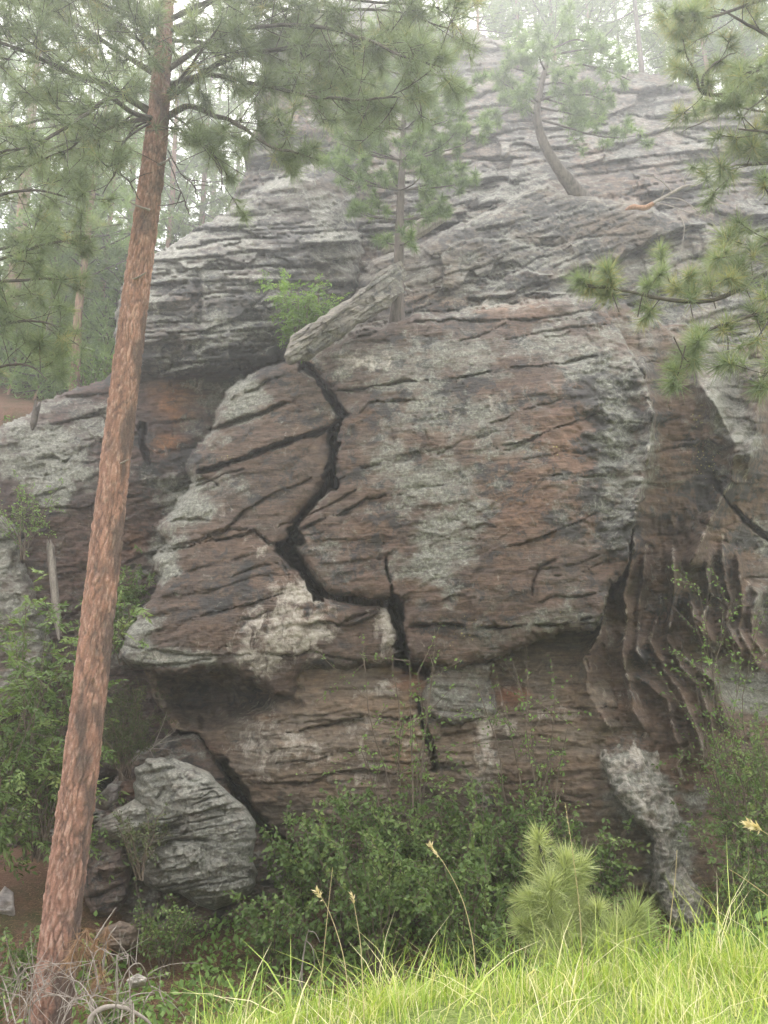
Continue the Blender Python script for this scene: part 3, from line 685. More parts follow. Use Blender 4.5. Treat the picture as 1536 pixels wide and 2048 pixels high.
def carve(px, py, wx, wy, Y, cracks, ridges):
    sx = px + 4.5 * fbm2(px / 22, py / 22, 4, 51, 0.62)
    sy = py + 4.5 * fbm2(px / 22, py / 22, 4, 61, 0.62)
    for pts, w, dep, lip, reach in cracks:
        P = np.array(pts, float)
        m = max(3 * w, 2.5 * reach) + 10
        idx = np.nonzero((px > P[:, 0].min() - m) & (px < P[:, 0].max() + m) & (py > P[:, 1].min() - m) & (py < P[:, 1].max() + m))
        if not len(idx[0]): continue
        d, s = seg_dist(sx[idx], sy[idx], pts)
        vary = np.clip(0.8 + 0.9 * fbm2(px[idx] / 40, py[idx] / 40, 3, 71, 0.6), 0.35, 1.7) if w > 4.5 else np.clip(0.55 + 1.5 * fbm2(px[idx] / 50, py[idx] / 50, 3, 71), 0.06, 1.3)
        w = w if w > 4.5 else w * 0.8
        if w > 4.5:
            kx, ky = px[idx], py[idx]
            bedk = np.floor((ky + 0.25 * kx) / 17 + 0.8 * noise2(kx / 30, ky / 30, 73)).astype(np.int64)
            vary = vary * (0.6 + 0.8 * _hash(bedk, np.where(s > 0, 1, 0).astype(np.int64), bedk * 0, 75))
            g = dep * (1 - smooth(0.7 * w * vary, 1.25 * w * vary, d))
        else:
            g = dep * np.exp(-(d / (w * vary)) ** 2)
        if lip:
            ends = smooth(0, 30, np.minimum(np.hypot(px[idx] - P[0, 0], py[idx] - P[0, 1]), np.hypot(px[idx] - P[-1, 0], py[idx] - P[-1, 1])))
            g = g + np.where(s > 0, lip, -0.35 * lip) * np.exp(-d / reach) * ends * vary
        Y[idx] += g
    for pts, hgt, reach in ridges:
        P = np.array(pts, float)
        m = reach * 4
        idx = np.nonzero((px > P[:, 0].min() - m) & (px < P[:, 0].max() + m) & (py > P[:, 1].min() - m) & (py < P[:, 1].max() + m))
        d, s = seg_dist(sx[idx], sy[idx], pts)
        ends = np.minimum(smooth(-5, 40, np.hypot(px[idx] - P[0, 0], py[idx] - P[0, 1])), smooth(-5, 40, np.hypot(px[idx] - P[-1, 0], py[idx] - P[-1, 1])))
        kx, ky = px[idx], py[idx]
        bedk = np.floor((ky + 0.05 * kx) / 24 + 0.7 * noise2(kx / 40, ky / 40, 79)).astype(np.int64)
        ends = ends * (0.72 + 0.5 * _hash(bedk, bedk * 0 + int(P[0, 0]), bedk * 0, 81))
        Y[idx] -= 1.45 * hgt * (0.4 * np.exp(-d / 5.0) + 1.35 * np.exp(-(d / (0.95 * reach)) ** 1.3)) * ends * np.clip(1 + 0.5 * noise2(px[idx] / 60, py[idx] / 45, 77), 0.4, 1.5)
    return Y

def pigments(px, py, lab, layers, extra_lichen=None):
    n = px.shape
    tint = np.zeros(n + (3,))
    A = {k: np.zeros(n) for k in ("lichen", "dark", "pale", "yellow")}
    for li, L in enumerate(layers):
        m = lab == li
        tint[m] = L["tint"]
        A["lichen"][m] = L["lichen"]
        A["dark"][m] = L["dark"]
        A["pale"][m] = 0.05
    wob = fbm2(px / 30, py / 22, 4, 91)
    low = fbm2(px / 150, py / 90, 3, 95)
    tint *= (1 + 0.22 * low)[..., None]
    warm = fbm2(px / 60, py / 30, 3, 97)
    tint *= np.stack([1 + 0.14 * warm, 1 + 0.03 * warm, 1 - 0.08 * warm], -1)
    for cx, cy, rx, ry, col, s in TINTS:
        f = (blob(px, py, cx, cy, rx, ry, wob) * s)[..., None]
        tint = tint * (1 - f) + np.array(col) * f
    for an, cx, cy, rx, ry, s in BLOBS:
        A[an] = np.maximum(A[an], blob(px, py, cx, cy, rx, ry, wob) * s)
    lum = tint.mean(-1, keepdims=True)
    tint = (lum + (tint - lum) * 0.9) * np.array([0.82, 0.8, 0.785])
    A["lichen"] += 0.12 + 0.42 * fbm2(px / 95, py / 60, 5, 99, 0.62)
    wash = (0.6 * smooth(0.25, 0.85, A["lichen"]))[..., None]
    tint = tint * (1 - wash) + np.array([0.17, 0.16, 0.142]) * wash
    A["dark"] += 0.07 + 0.45 * fbm2(px / 70, py / 38, 4, 98, 0.6)
    A["pale"] += 0.16 * fbm2(px / 60, py / 45, 3, 96)
    return tint, A

STEP = 2.7
def build_cliff():
    gx, gy = np.arange(-240, 1740, STEP), np.arange(-20, 1960, STEP)
    PX, PY = np.meshgrid(gx, gy)
    Y, lab, wx, wy = relief(PX, PY, LAYERS, CRACKS, RIDGES)
    ok = lab >= 0
    # the hollow under the left overhang, knobs of the lichened rib
    Y += 1.0 * blob(PX, PY, 425, 1395, 105, 40, fbm2(PX / 40, PY / 30, 3, 13)) * (lab == 6)
    rib = inside(wx, wy, RIB) & ok
    d, _ = seg_dist(wx, wy, RIB, True)
    Y -= np.where(rib, 0.3 * smooth(1440, 1580, PY) * (1 - np.exp(-d / 22)) + 0.16 * fbm2(PX / 26, PY / 26, 3, 14) + 0.05 * fbm2(PX / 9, PY / 9, 2, 15), 0)
    rough = blob(PX, PY, 1230, 850, 90, 260, fbm2(PX / 40, PY / 40, 3, 16)) * (lab == 10)
    Y += rough * (0.16 * fbm2(PX / 34, PY / 18, 4, 17) + 0.05 * fbm2(PX / 10, PY / 8, 2, 18))
    rough2 = np.maximum(blob(PX, PY, 1460, 800, 90, 190, fbm2(PX / 40, PY / 40, 3, 26)), blob(PX, PY, 1400, 1060, 110, 70, fbm2(PX / 40, PY / 40, 3, 27))) * (lab == 8)
    Y += rough2 * (0.3 * fbm2(PX / 26, PY / 60, 4, 28) + 0.06 * fbm2(PX / 10, PY / 10, 2, 29))
    Y = carve(PX, PY, wx, wy, Y, CRACKS, RIDGES)
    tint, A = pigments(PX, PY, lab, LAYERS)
    rib = rib & (PY + 45 * fbm2(PX / 24, PY / 24, 3, 10) > 1500)
    A["lichen"] = np.where(rib, 0.8 + 0.5 * fbm2(PX / 22, PY / 22, 3, 12), A["lichen"])
    A["pale"] = np.where(rib, 0.5 + 0.3 * fbm2(PX / 14, PY / 14, 3, 11), A["pale"])
    for pts, hgt, reach in RIDGES:
        d, _ = seg_dist(PX, PY, pts)
        A["pale"] = np.maximum(A["pale"], 0.5 * np.exp(-(d / 5.0) ** 2) * np.clip(0.7 + noise2(PX / 25, PY / 25, 19), 0.2, 1.2))
    # ledge tops collect pale lichen: where the rock leans back
    gyY = np.gradient(Y, axis=0)
    A["lichen"] += 0.3 * smooth(0.02, 0.09, -gyY) * np.isin(lab, [0, 1, 2, 5, 9, 10])
    V = at(PX, PY, Y).reshape(-1, 3)
    ny, nx = PX.shape
    q = lambda a: a[:-1, :-1]
    okq = ok[:-1, :-1] & ok[1:, :-1] & ok[:-1, 1:] & ok[1:, 1:]
    ii, jj = np.nonzero(okq)
    base = ii * nx + jj
    Fq = np.stack([base, base + nx, base + nx + 1, base + 1], -1)
    part = lab[ii, jj].astype(np.int64) * 10
    fx, fy = wx[ii, jj], wy[ii, jj]
    for li, L in enumerate(LAYERS):
        for line in SPLITS.get(L["n"], []):
            P = np.array(line, float)
            part += ((lab[ii, jj] == li) & (fy > np.interp(fx, P[:, 0], P[:, 1]))).astype(np.int64)
    root = empty("cliff", (0, 12.5, -1.6), label="brown layered sandstone cliff split by jagged cracks", kind="structure")
    # skirts that carry the free edges back into the hill
    okp = np.pad(okq, 1)
    cell_part = np.zeros(okq.shape, np.int64)
    cell_part[ii, jj] = part
    extra = {}
    for di, dj, e in ((-1, 0, (0, 1)), (1, 0, (3, 2)), (0, -1, (0, 3)), (0, 1, (1, 2))):
        nb = okp[1 + di:1 + di + okq.shape[0], 1 + dj:1 + dj + okq.shape[1]]
        bi, bj = np.nonzero(okq & ~nb)
        corner = {0: bi * nx + bj, 1: bi * nx + bj + 1, 2: (bi + 1) * nx + bj + 1, 3: (bi + 1) * nx + bj}
        for p in np.unique(cell_part[bi, bj]):
            m = cell_part[bi, bj] == p
            extra.setdefault(p, []).append((corner[e[0]][m], corner[e[1]][m]))
    cols = {"tint": tint.reshape(-1, 3)}
    cols.update({k: v.ravel() for k, v in A.items()})
    for p in np.unique(part):
        f = Fq[part == p]
        li = p // 10
        ids, inv = np.unique(f, return_inverse=True)
        vv, ff = V[ids], inv.reshape(-1, 4)
        at_ = {k: v[ids] for k, v in cols.items()}
        if p in extra:
            a = np.concatenate([x[0] for x in extra[p]])
            b = np.concatenate([x[1] for x in extra[p]])
            ia, ib = np.searchsorted(ids, a), np.searchsorted(ids, b)
            n0 = len(vv)
            back = np.array([0, 1.6, -0.5])
            vv = np.vstack([vv, vv[ia] + back, vv[ib] + back])
            ff = np.vstack([ff, np.stack([ia, ib, n0 + len(ia) + np.arange(len(ia)), n0 + np.arange(len(ia))], -1)])
            at_ = {k: np.concatenate([v, v[ia], v[ib]]) for k, v in at_.items()}
        nm = LAYERS[li]["n"]
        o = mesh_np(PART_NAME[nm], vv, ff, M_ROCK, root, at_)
        if nm in PART_LABEL: o["label"] = PART_LABEL[nm]
    return Y, ok
CL_Y, CL_OK = build_cliff()

def cliff_depth(px, py):
    j = int(np.clip(round((px + 240) / STEP), 0, CL_Y.shape[1] - 1)); i = int(np.clip(round((py + 20) / STEP), 0, CL_Y.shape[0] - 1))
    return float(CL_Y[i, j])

def rock_body(name, poly, Yc, thick, dip, bed, tint, lichen, dark, label, cat, seed=0, step=3.0, round_px=None, pale=0.05, yellow=0.0, group=None, tilt=(0, 0)):
    """a free rock: front relief and back hull joined along its outline"""
    P = np.array(poly, float)
    cx, cy = P.mean(0)
    size = max(np.ptp(P[:, 0]), np.ptp(P[:, 1]))
    n_r, n_a = max(10, int(size / 2 / step)), max(40, int(size * 3.0 / step))
    # polar grid from the centre to the outline
    seg = np.vstack([P, P[:1]])
    L = np.concatenate([[0], np.cumsum(np.hypot(*np.diff(seg, axis=0).T))])
    s = np.linspace(0, L[-1], n_a, endpoint=False)
    bx, by = np.interp(s, L, seg[:, 0]), np.interp(s, L, seg[:, 1])
    jit = noise2(s / 14.0, s * 0 + seed, seed + 4) * size * 0.012
    bx, by = bx + jit, by + jit * 0.7
    t = np.linspace(0, 1, n_r)[:, None]
    PX, PY = cx + (bx - cx) * t, cy + (by - cy) * t
    prof = np.sqrt(np.maximum(0, 1 - t ** 6)) + 0 * PX
    rel = bed[1] * strata(PX, PY, dip, bed[0], seed + 200) + 0.45 * bed[1] * strata(PX, PY, dip, bed[0] * 0.4, seed + 210)
    rel = rel + 0.16 * fbm2(PX / 80, PY / 60, 3, seed + 220) + thick * 0.5 * (((PX - cx) / size) ** 2 + ((PY - cy) / size) ** 2) * 2 + 0.03 * fbm2(PX / 16, PY / 10, 3, seed + 230)
    for cs, ca, sd in ((46, 0.07, 7), (18, 0.03, 8)):
        u1 = PX / cs + 0.9 * fbm2(PX / cs, PY / cs, 2, sd + seed) + 40
        t1 = (PY + PX * dip) / (cs * 0.45) + 0.9 * fbm2(PX / cs + 9, PY / cs, 2, sd + 20 + seed)
        row = np.floor(t1).astype(np.int64)
        rel = rel + min(1, thick * 1.6) * ca * 1.6 * (_hash(np.floor(u1 + 0.5 * (row % 2)).astype(np.int64), row, row * 0, sd + seed) - 0.5)
    Yf = Yc - thick * prof + rel * prof ** 0.5 + tilt[0] * (PX - cx) + tilt[1] * (PY - cy)
    Yb = Yc + thick * 0.8 * prof + tilt[0] * (PX - cx) + tilt[1] * (PY - cy)
    V = np.vstack([at(PX, PY, Yf).reshape(-1, 3), at(PX, PY, Yb).reshape(-1, 3)])
    i, j = np.meshgrid(np.arange(n_r - 1), np.arange(n_a), indexing='ij')
    j2 = (j + 1) % n_a
    fq = np.stack([i * n_a + j, (i + 1) * n_a + j, (i + 1) * n_a + j2, i * n_a + j2], -1).reshape(-1, 4)
    Fq = np.vstack([fq, fq[:, ::-1] + n_r * n_a])
    wob = fbm2(PX / 30, PY / 22, 4, seed + 91)
    c = np.array(tint) * (1 + 0.25 * fbm2(PX / 60, PY / 40, 3, seed + 95))[..., None]
    at_ = {"tint": np.vstack([c.reshape(-1, 3)] * 2), "lichen": np.tile((lichen + 0.25 * wob).ravel(), 2), "dark": np.tile((dark + 0.25 * fbm2(PX / 50, PY / 30, 3, seed + 98)).ravel(), 2),
           "pale": np.full(2 * PX.size, pale), "yellow": np.full(2 * PX.size, yellow)}
    o = mesh_np(name, V, Fq, M_ROCK, None, at_)
    return tag(o, label=label, cat=cat, group=group)

rock_body("boulder", [(272,1532),(300,1518),(345,1516),(390,1532),(420,1545),(430,1560),(462,1590),(492,1614),(508,1640),(514,1680),(505,1720),(516,1748),(500,1782),(470,1806),(430,1822),(395,1810),(360,1788),(330,1786),(290,1770),(262,1730),(258,1690),(276,1640),(268,1580)], 11.15, 0.75, 0.2, (52,0.24), (0.16,0.14,0.12), 0.9, 0.45, "big rounded boulder striped with pale green lichen at the cliff foot", "boulder", 11, 2.6, yellow=0.25)
rock_body("pointed_rock", [(188,1650),(225,1622),(270,1598),(300,1612),(300,1655),(270,1680),(225,1682),(190,1664)], 10.9, 0.4, 0.3, (20,0.06), (0.15,0.13,0.11), 0.75, 0.2, "pale pointed slab poking left from beneath the striped boulder", "rock", 13)
rock_body("small_rock", [(192,1594),(222,1566),(240,1570),(236,1600),(212,1622),(190,1616)], 11.3, 0.25, 0.3, (22,0.05), (0.15,0.13,0.12), 0.5, 0.2, "small lichened rock on red needle litter beside the trunk", "rock", 15)
rock_body("upright_stone", [(-6,1790),(10,1772),(26,1784),(34,1846),(14,1862),(-10,1858)], 10.3, 0.16, 0.1, (30,0.03), (0.27,0.245,0.23), 0.05, 0.0, "smooth grey upright stone at the left edge on needle litter", "stone", 17)
rock_body("mossy_rock", [(180,1700),(215,1680),(250,1690),(262,1740),(258,1790),(230,1830),(185,1840),(165,1790)], 10.95, 0.45, 0.2, (32,0.1), (0.12,0.09,0.075), 0.35, 0.35, "dark blocky rock between the red trunk and the striped boulder", "rock", 19)
rock_body("base_rock", [(190,1860),(240,1842),(275,1850),(282,1885),(250,1905),(205,1900)], 10.2, 0.35, 0.15, (22,0.06), (0.16,0.12,0.095), 0.2, 0.2, "low brown rock right of the trunk base", "rock", 23)
rock_body("half_buried_stone", [(252,1960),(275,1946),(294,1956),(290,1972),(262,1978)], 8.2, 0.14, 0.1, (16,0.03), (0.3,0.28,0.25), 0.3, 0.0, "small pale stone lying in the green undergrowth by the dead brush", "stone", 29)

rock_body("leaning_slab", [(565,712),(572,690),(588,668),(650,628),(712,588),(752,552),(778,528),(800,520),(814,548),(806,582),(779,613),(742,634),(705,658),(660,692),(622,718),(578,731)], 12.25, 0.3, 0.66, (26,0.07), (0.15,0.135,0.115), 0.5, 0.4, "long grey rock slab leaning across the top of the crack", "slab", 31, 2.4, pale=0.15, tilt=(0.003, -0.0012))

# ------------------------------------------------------------------ plants: needles, leaves, limbs
def needles(bag, pos, dirs, K, length, width, spread=0.9, var=(0.2, 0.9), back=0.35, droop=0.12):
    """tufts of long needles: K thin triangles round each twig end"""
    pos, dirs = np.asarray(pos, float).reshape(-1, 3), nrm(np.asarray(dirs, float).reshape(-1, 3))
    n = len(pos)
    if n == 0: return
    sc_ = rng.uniform(0.75, 1.2, n)
    u = rng.random((n, K))
    o = pos[:, None] - dirs[:, None] * (u * back * length * sc_[:, None])[..., None]
    d = nrm(dirs[:, None] * (0.75 - 0.5 * u)[..., None] + spread * nrm(rng.normal(size=(n, K, 3))))
    d[..., 2] -= droop * rng.random((n, K))
    d = nrm(d)
    ln = length * sc_[:, None] * rng.uniform(0.7, 1.1, (n, K))
    w = nrm(np.cross(d, rng.normal(size=(n, K, 3)))) * width
    tip = o + d * ln[..., None]
    V = np.stack([o - w, o + w, tip], 2).reshape(-1, 3)
    Fq = np.arange(n * K * 3).reshape(-1, 3)
    tv = rng.uniform(var[0], var[1], n)
    tv = np.where(rng.random(n) < 0.03, 1.0, tv)
    vv = np.clip(tv[:, None] + rng.normal(0, 0.12, (n, K)), 0, 1)
    bag.add(V, Fq, np.repeat(vv.ravel(), 3))

def leaves(bag, pos, dirs, length, width, var, fold=0.25, jitter=0.5):
    """single leaves: a folded diamond each"""
    n = len(pos)
    d = nrm(dirs + jitter * rng.normal(size=(n, 3)))
    up = nrm(np.array([0, -0.35, 1.0]) + 0.55 * rng.normal(size=(n, 3)))
    s = nrm(np.cross(d, up))
    nn = np.cross(s, d)
    ln = (length * rng.uniform(0.45, 1.4, n))[:, None]
    wd = (width * rng.uniform(0.75, 1.15, n))[:, None]
    V = np.stack([pos, pos + d * ln * 0.45 + s * wd + nn * wd * fold, pos + d * ln - nn * ln * 0.12, pos + d * ln * 0.45 - s * wd + nn * wd * fold], 1).reshape(-1, 3)
    b = np.arange(n) * 4
    Fq = np.concatenate([np.stack([b, b + 1, b + 2], -1), np.stack([b, b + 2, b + 3], -1)])
    bag.add(V, Fq, np.repeat(np.clip(var, 0, 1), 4))

def rand_dir(n, bias=(0, 0, 0), amt=1.0):
    return nrm(nrm(rng.normal(size=(n, 3))) * amt + np.asarray(bias, float))

def sprout(wood, tufts, P, R, f0, n, ln, up=0.15, sub=3, k=4, gap=0.55, flat=0.6, tip_r=0.004, outward=0.5):
    """side twigs along a limb, each ending in tufts"""
    P = np.asarray(P, float)
    T = nrm(np.gradient(P, axis=0))
    m = len(P)
    for q in range(n):
        f = f0 + (1 - f0) * (q + rng.random()) / n
        i = min(int(f * (m - 1)), m - 2)
        base = P[i] + (P[i + 1] - P[i]) * (f * (m - 1) - i)
        side = nrm(np.cross(T[i], [0, 0, 1.0])) * (1 if q % 2 else -1)
        d = nrm(T[i] * outward + side * rng.uniform(0.3, 1.0) * flat + np.array([0, 0, up]) + 0.35 * rng.normal(size=3))
        L = ln * rng.uniform(0.55, 1.25) * (1.15 - 0.55 * f)
        bend = np.array([0, 0, rng.uniform(0.0, 0.35)]) + 0.18 * rng.normal(size=3)
        t = np.linspace(0, 1, 6)[:, None]
        Q = base + d * L * t + bend * L * t * t
        r = max(tip_r, R * 0.35 * (1 - 0.6 * f))
        tube(wood, Q, np.linspace(r, tip_r, 6), k, 0.5)
        tufts.append((Q[-1], Q[-1] - Q[-2]))
        for _ in range(sub):
            g = rng.uniform(gap * 0.6, 0.98)
            b2 = base + d * L * g + bend * L * g * g
            d2 = nrm(d + 0.8 * rng.normal(size=3) + np.array([0, 0, 0.25]))
            l2 = L * rng.uniform(0.18, 0.42)
            Q2 = b2 + d2 * l2 * np.linspace(0, 1, 3)[:, None]
            tube(wood, Q2, [tip_r, tip_r * 0.8, tip_r * 0.7], 3, 0.5)
            tufts.append((Q2[-1], d2))

def px_path(pts, n=24):
    A = np.array(pts, float)
    return catmull(at(A[:, 0], A[:, 1], A[:, 2]), n)

def add_needles(name, tufts, K, length, width, mat, parent, **kw):
    b = Bag()
    needles(b, [t[0] for t in tufts], [t[1] for t in tufts], K, length, width, **kw)
    o = b.build(name, mat, parent)
    return o

# ------------------------------------------------------------------ the tall pine in front of the cliff
def bark_trunk(name, P, R, parent, around=150, rows=620, seed=0):
    C = catmull(P, rows)
    Rr = np.interp(np.linspace(0, 1, rows), np.linspace(0, 1, len(R)), R)
    T = nrm(np.gradient(C, axis=0))
    U = nrm(np.cross(T, [0.0, 1.0, 0.0]))
    W = np.cross(T, U)
    a = np.arange(around) * 2 * math.pi / around
    N = np.cos(a)[None, :, None] * U[:, None] + np.sin(a)[None, :, None] * W[:, None]
    s = np.concatenate([[0], np.cumsum(np.linalg.norm(np.diff(C, axis=0), axis=1))])
    flat = np.stack([np.cos(a)[None, :] * Rr[:, None], np.sin(a)[None, :] * Rr[:, None], np.repeat(s[:, None], around, 1)], -1).reshape(-1, 3)
    warp = np.stack([noise3(flat * 9 + k * 7.7, seed + k) for k in range(3)], -1) * 0.03
    q = (flat + warp * np.array([1.3, 1.3, 3.0])) / (np.array([0.036, 0.036, 0.16]) * (1.4 - 0.65 * flat[:, 2:3] / s[-1]))
    e, idv = worley3(q, seed)
    q2 = (flat + warp * 1.5) / np.array([0.016, 0.016, 0.04])
    e2, id2 = worley3(q2, seed + 3)
    plate = smooth(0.01, 0.2, e)
    fine = fbm3(flat * np.array([40, 40, 16]), 3, seed + 9)
    disp = -0.012 * (1 - plate) * (0.3 + 1.2 * idv) + 0.006 * (idv - 0.5) + 0.008 * (id2 - 0.5) * plate - 0.005 * (1 - smooth(0, 0.25, e2)) + 0.005 * fine
    low = fbm3(flat * np.array([5, 5, 1.6]), 3, seed + 12)
    V = (C[:, None] + N * (Rr[:, None] * (1 + 0.03 * low.reshape(rows, around)) + disp.reshape(rows, around))[..., None]).reshape(-1, 3)
    c1, c2, c3 = np.array([0.275, 0.155, 0.115]), np.array([0.2, 0.112, 0.085]), np.array([0.5, 0.37, 0.3])
    mixv = np.clip(idv + 0.35 * low, 0, 1)[:, None]
    col = c2 * (1 - mixv) + c1 * mixv
    scale = smooth(0.6, 0.95, id2)[:, None] * 0.38
    col = col * (1 - scale) + c3 * scale
    fis = (np.clip((1 - plate) * (0.85 + 1.3 * fbm3(flat * np.array([14, 14, 7]), 3, seed + 31)), 0, 1))[:, None]
    col = col * (1 - 0.7 * fis) + np.array([0.07, 0.05, 0.043]) * 0.7 * fis
    # weathered dark grey old bark, mostly down the left side
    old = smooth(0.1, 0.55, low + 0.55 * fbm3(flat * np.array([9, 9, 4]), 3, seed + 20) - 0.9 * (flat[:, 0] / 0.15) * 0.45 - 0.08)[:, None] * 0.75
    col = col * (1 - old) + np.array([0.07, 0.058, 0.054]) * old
    young = (smooth(0.74, 0.84, flat[:, 2] / s[-1] + 0.03 * low) * 0.85)[:, None]     # darker and greyer towards the top of the stem
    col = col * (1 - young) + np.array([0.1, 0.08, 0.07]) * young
    i, j = np.meshgrid(np.arange(rows - 1), np.arange(around), indexing='ij')
    j2 = (j + 1) % around
    Fq = np.stack([i * around + j, i * around + j2, (i + 1) * around + j2, (i + 1) * around + j], -1).reshape(-1, 4)
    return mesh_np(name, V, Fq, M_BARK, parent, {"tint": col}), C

def tall_pine():
    base = at(88, 2120, 6.55)
    base[2] = float(ground_z(base[0], base[1])) - 0.1
    pts = [base, at(122, 1850, 6.6), at(172, 1450, 6.6), at(222, 1000, 6.65), at(268, 620, 6.7), at(312, 280, 6.8), at(326, 100, 6.9), at(338, -60, 7.0), at(350, -260, 7.1), at(356, -420, 7.2)]
    root = empty("ponderosa_pine", base, label="tall pine with bare pinkish-red bark trunk in front of the cliff", cat="tree")
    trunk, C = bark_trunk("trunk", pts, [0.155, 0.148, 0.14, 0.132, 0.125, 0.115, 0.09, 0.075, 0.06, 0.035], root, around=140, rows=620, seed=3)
    tf = []
    limbs = [  # path (px, py, depth), base radius, twigs, twig length
        ([(318,235,6.85),(262,200,6.7),(205,168,6.5),(150,148,6.3),(85,118,6.1),(25,95,5.9),(-60,70,5.7)],0.055,20,0.75),
        ([(318,240,6.85),(270,228,6.5),(225,196,6.2),(205,205,6.0),(150,240,5.8),(70,290,5.6),(0,310,5.5)],0.04,14,0.7),
        ([(320,238,6.85),(285,255,6.6),(240,290,6.3),(235,330,6.1),(205,390,5.9)],0.02,4,0.4),
        ([(335,232,6.85),(380,212,6.8),(430,232,6.6),(480,250,6.4),(540,290,6.2),(600,310,6.0)],0.045,14,0.55),
        ([(335,225,6.85),(372,250,6.7),(410,290,6.5),(440,330,6.4),(445,380,6.3)],0.02,5,0.45),
        ([(332,200,6.9),(400,150,6.8),(470,110,6.7),(550,100,6.5),(640,90,6.3),(740,90,6.1),(830,70,5.9)],0.045,18,0.7),
        ([(334,170,6.9),(420,150,6.6),(520,170,6.3),(620,190,6.0),(720,200,5.8),(800,190,5.6)],0.035,16,0.6),
        ([(336,60,6.95),(440,60,6.5),(560,50,6.1),(680,60,5.8),(800,110,5.6),(880,130,5.5)],0.035,18,0.6),
        ([(336,80,6.95),(430,90,7.2),(540,130,7.4),(640,170,7.6),(700,230,7.7)],0.03,14,0.6),
        ([(340,-20,7.0),(460,0,6.8),(600,20,6.5),(760,20,6.2),(900,60,6.0)],0.035,18,0.65),
        ([(335,140,6.9),(420,80,7.0),(500,20,7.0),(560,60,6.8),(640,110,6.6),(700,180,6.4)],0.04,16,0.65),
        ([(330,160,6.9),(250,110,7.0),(170,60,7.1),(80,20,7.2),(-20,-10,7.2)],0.045,18,0.7),
        ([(332,110,6.9),(290,60,6.7),(230,20,6.4),(150,-10,6.1)],0.04,14,0.65),
        ([(338,40,6.95),(400,10,6.7),(480,-20,6.4),(580,-20,6.1),(720,0,5.9),(880,20,5.7)],0.04,14,0.7),
        ([(336,60,6.95),(380,40,7.3),(440,-10,7.7),(520,-50,8.0)],0.035,12,0.65),
        ([(334,120,6.9),(300,90,7.3),(240,60,7.7),(160,30,8.0)],0.035,14,0.65),
        ([(330,190,6.9),(360,160,6.5),(390,120,6.1),(430,60,5.8)],0.03,9,0.6),
        ([(332,150,6.9),(310,120,6.5),(280,80,6.2),(255,30,6.0)],0.03,9,0.6),
        ([(318,236,6.85),(250,245,7.1),(180,270,7.4),(100,300,7.7),(30,360,7.9)],0.035,14,0.7),
        ([(345,-60,7.0),(420,-90,6.8),(520,-80,6.5),(620,-50,6.3)],0.035,10,0.65),
        ([(340,-40,7.0),(270,-70,6.8),(180,-60,6.5),(80,-50,6.2)],0.035,10,0.65),
        ([(300,240,6.8),(262,262,6.6),(243,300,6.5),(242,345,6.45),(262,365,6.4),(280,400,6.4)],0.014,0,0.3),
        ([(338,320,6.75),(352,360,6.6),(366,395,6.5),(380,430,6.4)],0.008,0,0.3),
        ([(336,300,6.75),(360,345,6.6),(385,370,6.5),(398,400,6.45)],0.008,0,0.3),
        ([(338,235,6.85),(365,262,6.7),(395,280,6.6),(425,305,6.5),(436,345,6.45)],0.012,2,0.3),
        ([(270,225,6.7),(235,250,6.5),(190,260,6.4),(130,300,6.3),(60,330,6.2)],0.014,5,0.45),
    ]
    for pts, r, n, ln in limbs:
        P = px_path(pts, 26)
        P = P + 0.03 * np.stack([fbm2(np.arange(26) / 3.0 + 5 * k, np.full(26, r * 900.0 + ln * 31), 2, 400 + k) for k in range(3)], -1) * np.linspace(0, 1, 26)[:, None]
        w = Bag()
        tube(w, P, np.linspace(r * 0.75, max(0.005, r * 0.2), 26) * (1 + 0.12 * noise2(np.arange(26) * 0.9, np.full(26, r * 777), 5)), 7, 0.4)
        if n: sprout(w, tf, P, r * 0.4, 0.22, int(n * 1.5), ln, up=0.1, sub=5)
        for q in range(6):     # bare dead twigs
            i = rng.integers(3, 22)
            d = rand_dir(1, (0, 0, -0.5))[0]
            L = rng.uniform(0.1, 0.4)
            t = np.linspace(0, 1, 5)[:, None]
            tube(w, P[i] + d * L * t + rng.normal(0, 0.2, 3) * L * t * t, np.linspace(0.006, 0.003, 5), 3, 0.3)
        w.build("limb", M_LIMB, root)
    add_needles("crown", tf, 44, 0.18, 0.0026, M_NEEDLE, root, var=(0.1, 0.8))
    for px, py, dx in ((262, 560, 1), (300, 420, -1), (316, 330, 1), (226, 930, 1)):     # broken dead stubs
        b = Bag()
        c = at(px, py, 6.62)
        e_ = c + np.array([0.17 * dx, -0.1, 0.02])
        tube(b, catmull([c, (c + e_) / 2 + [0, 0, -0.01], e_], 7), np.array([0.014, 0.012, 0.011, 0.01, 0.009, 0.008, 0.004]), 6, 0.4)
        b.build("branch_stub", M_DEAD, trunk)
tall_pine()

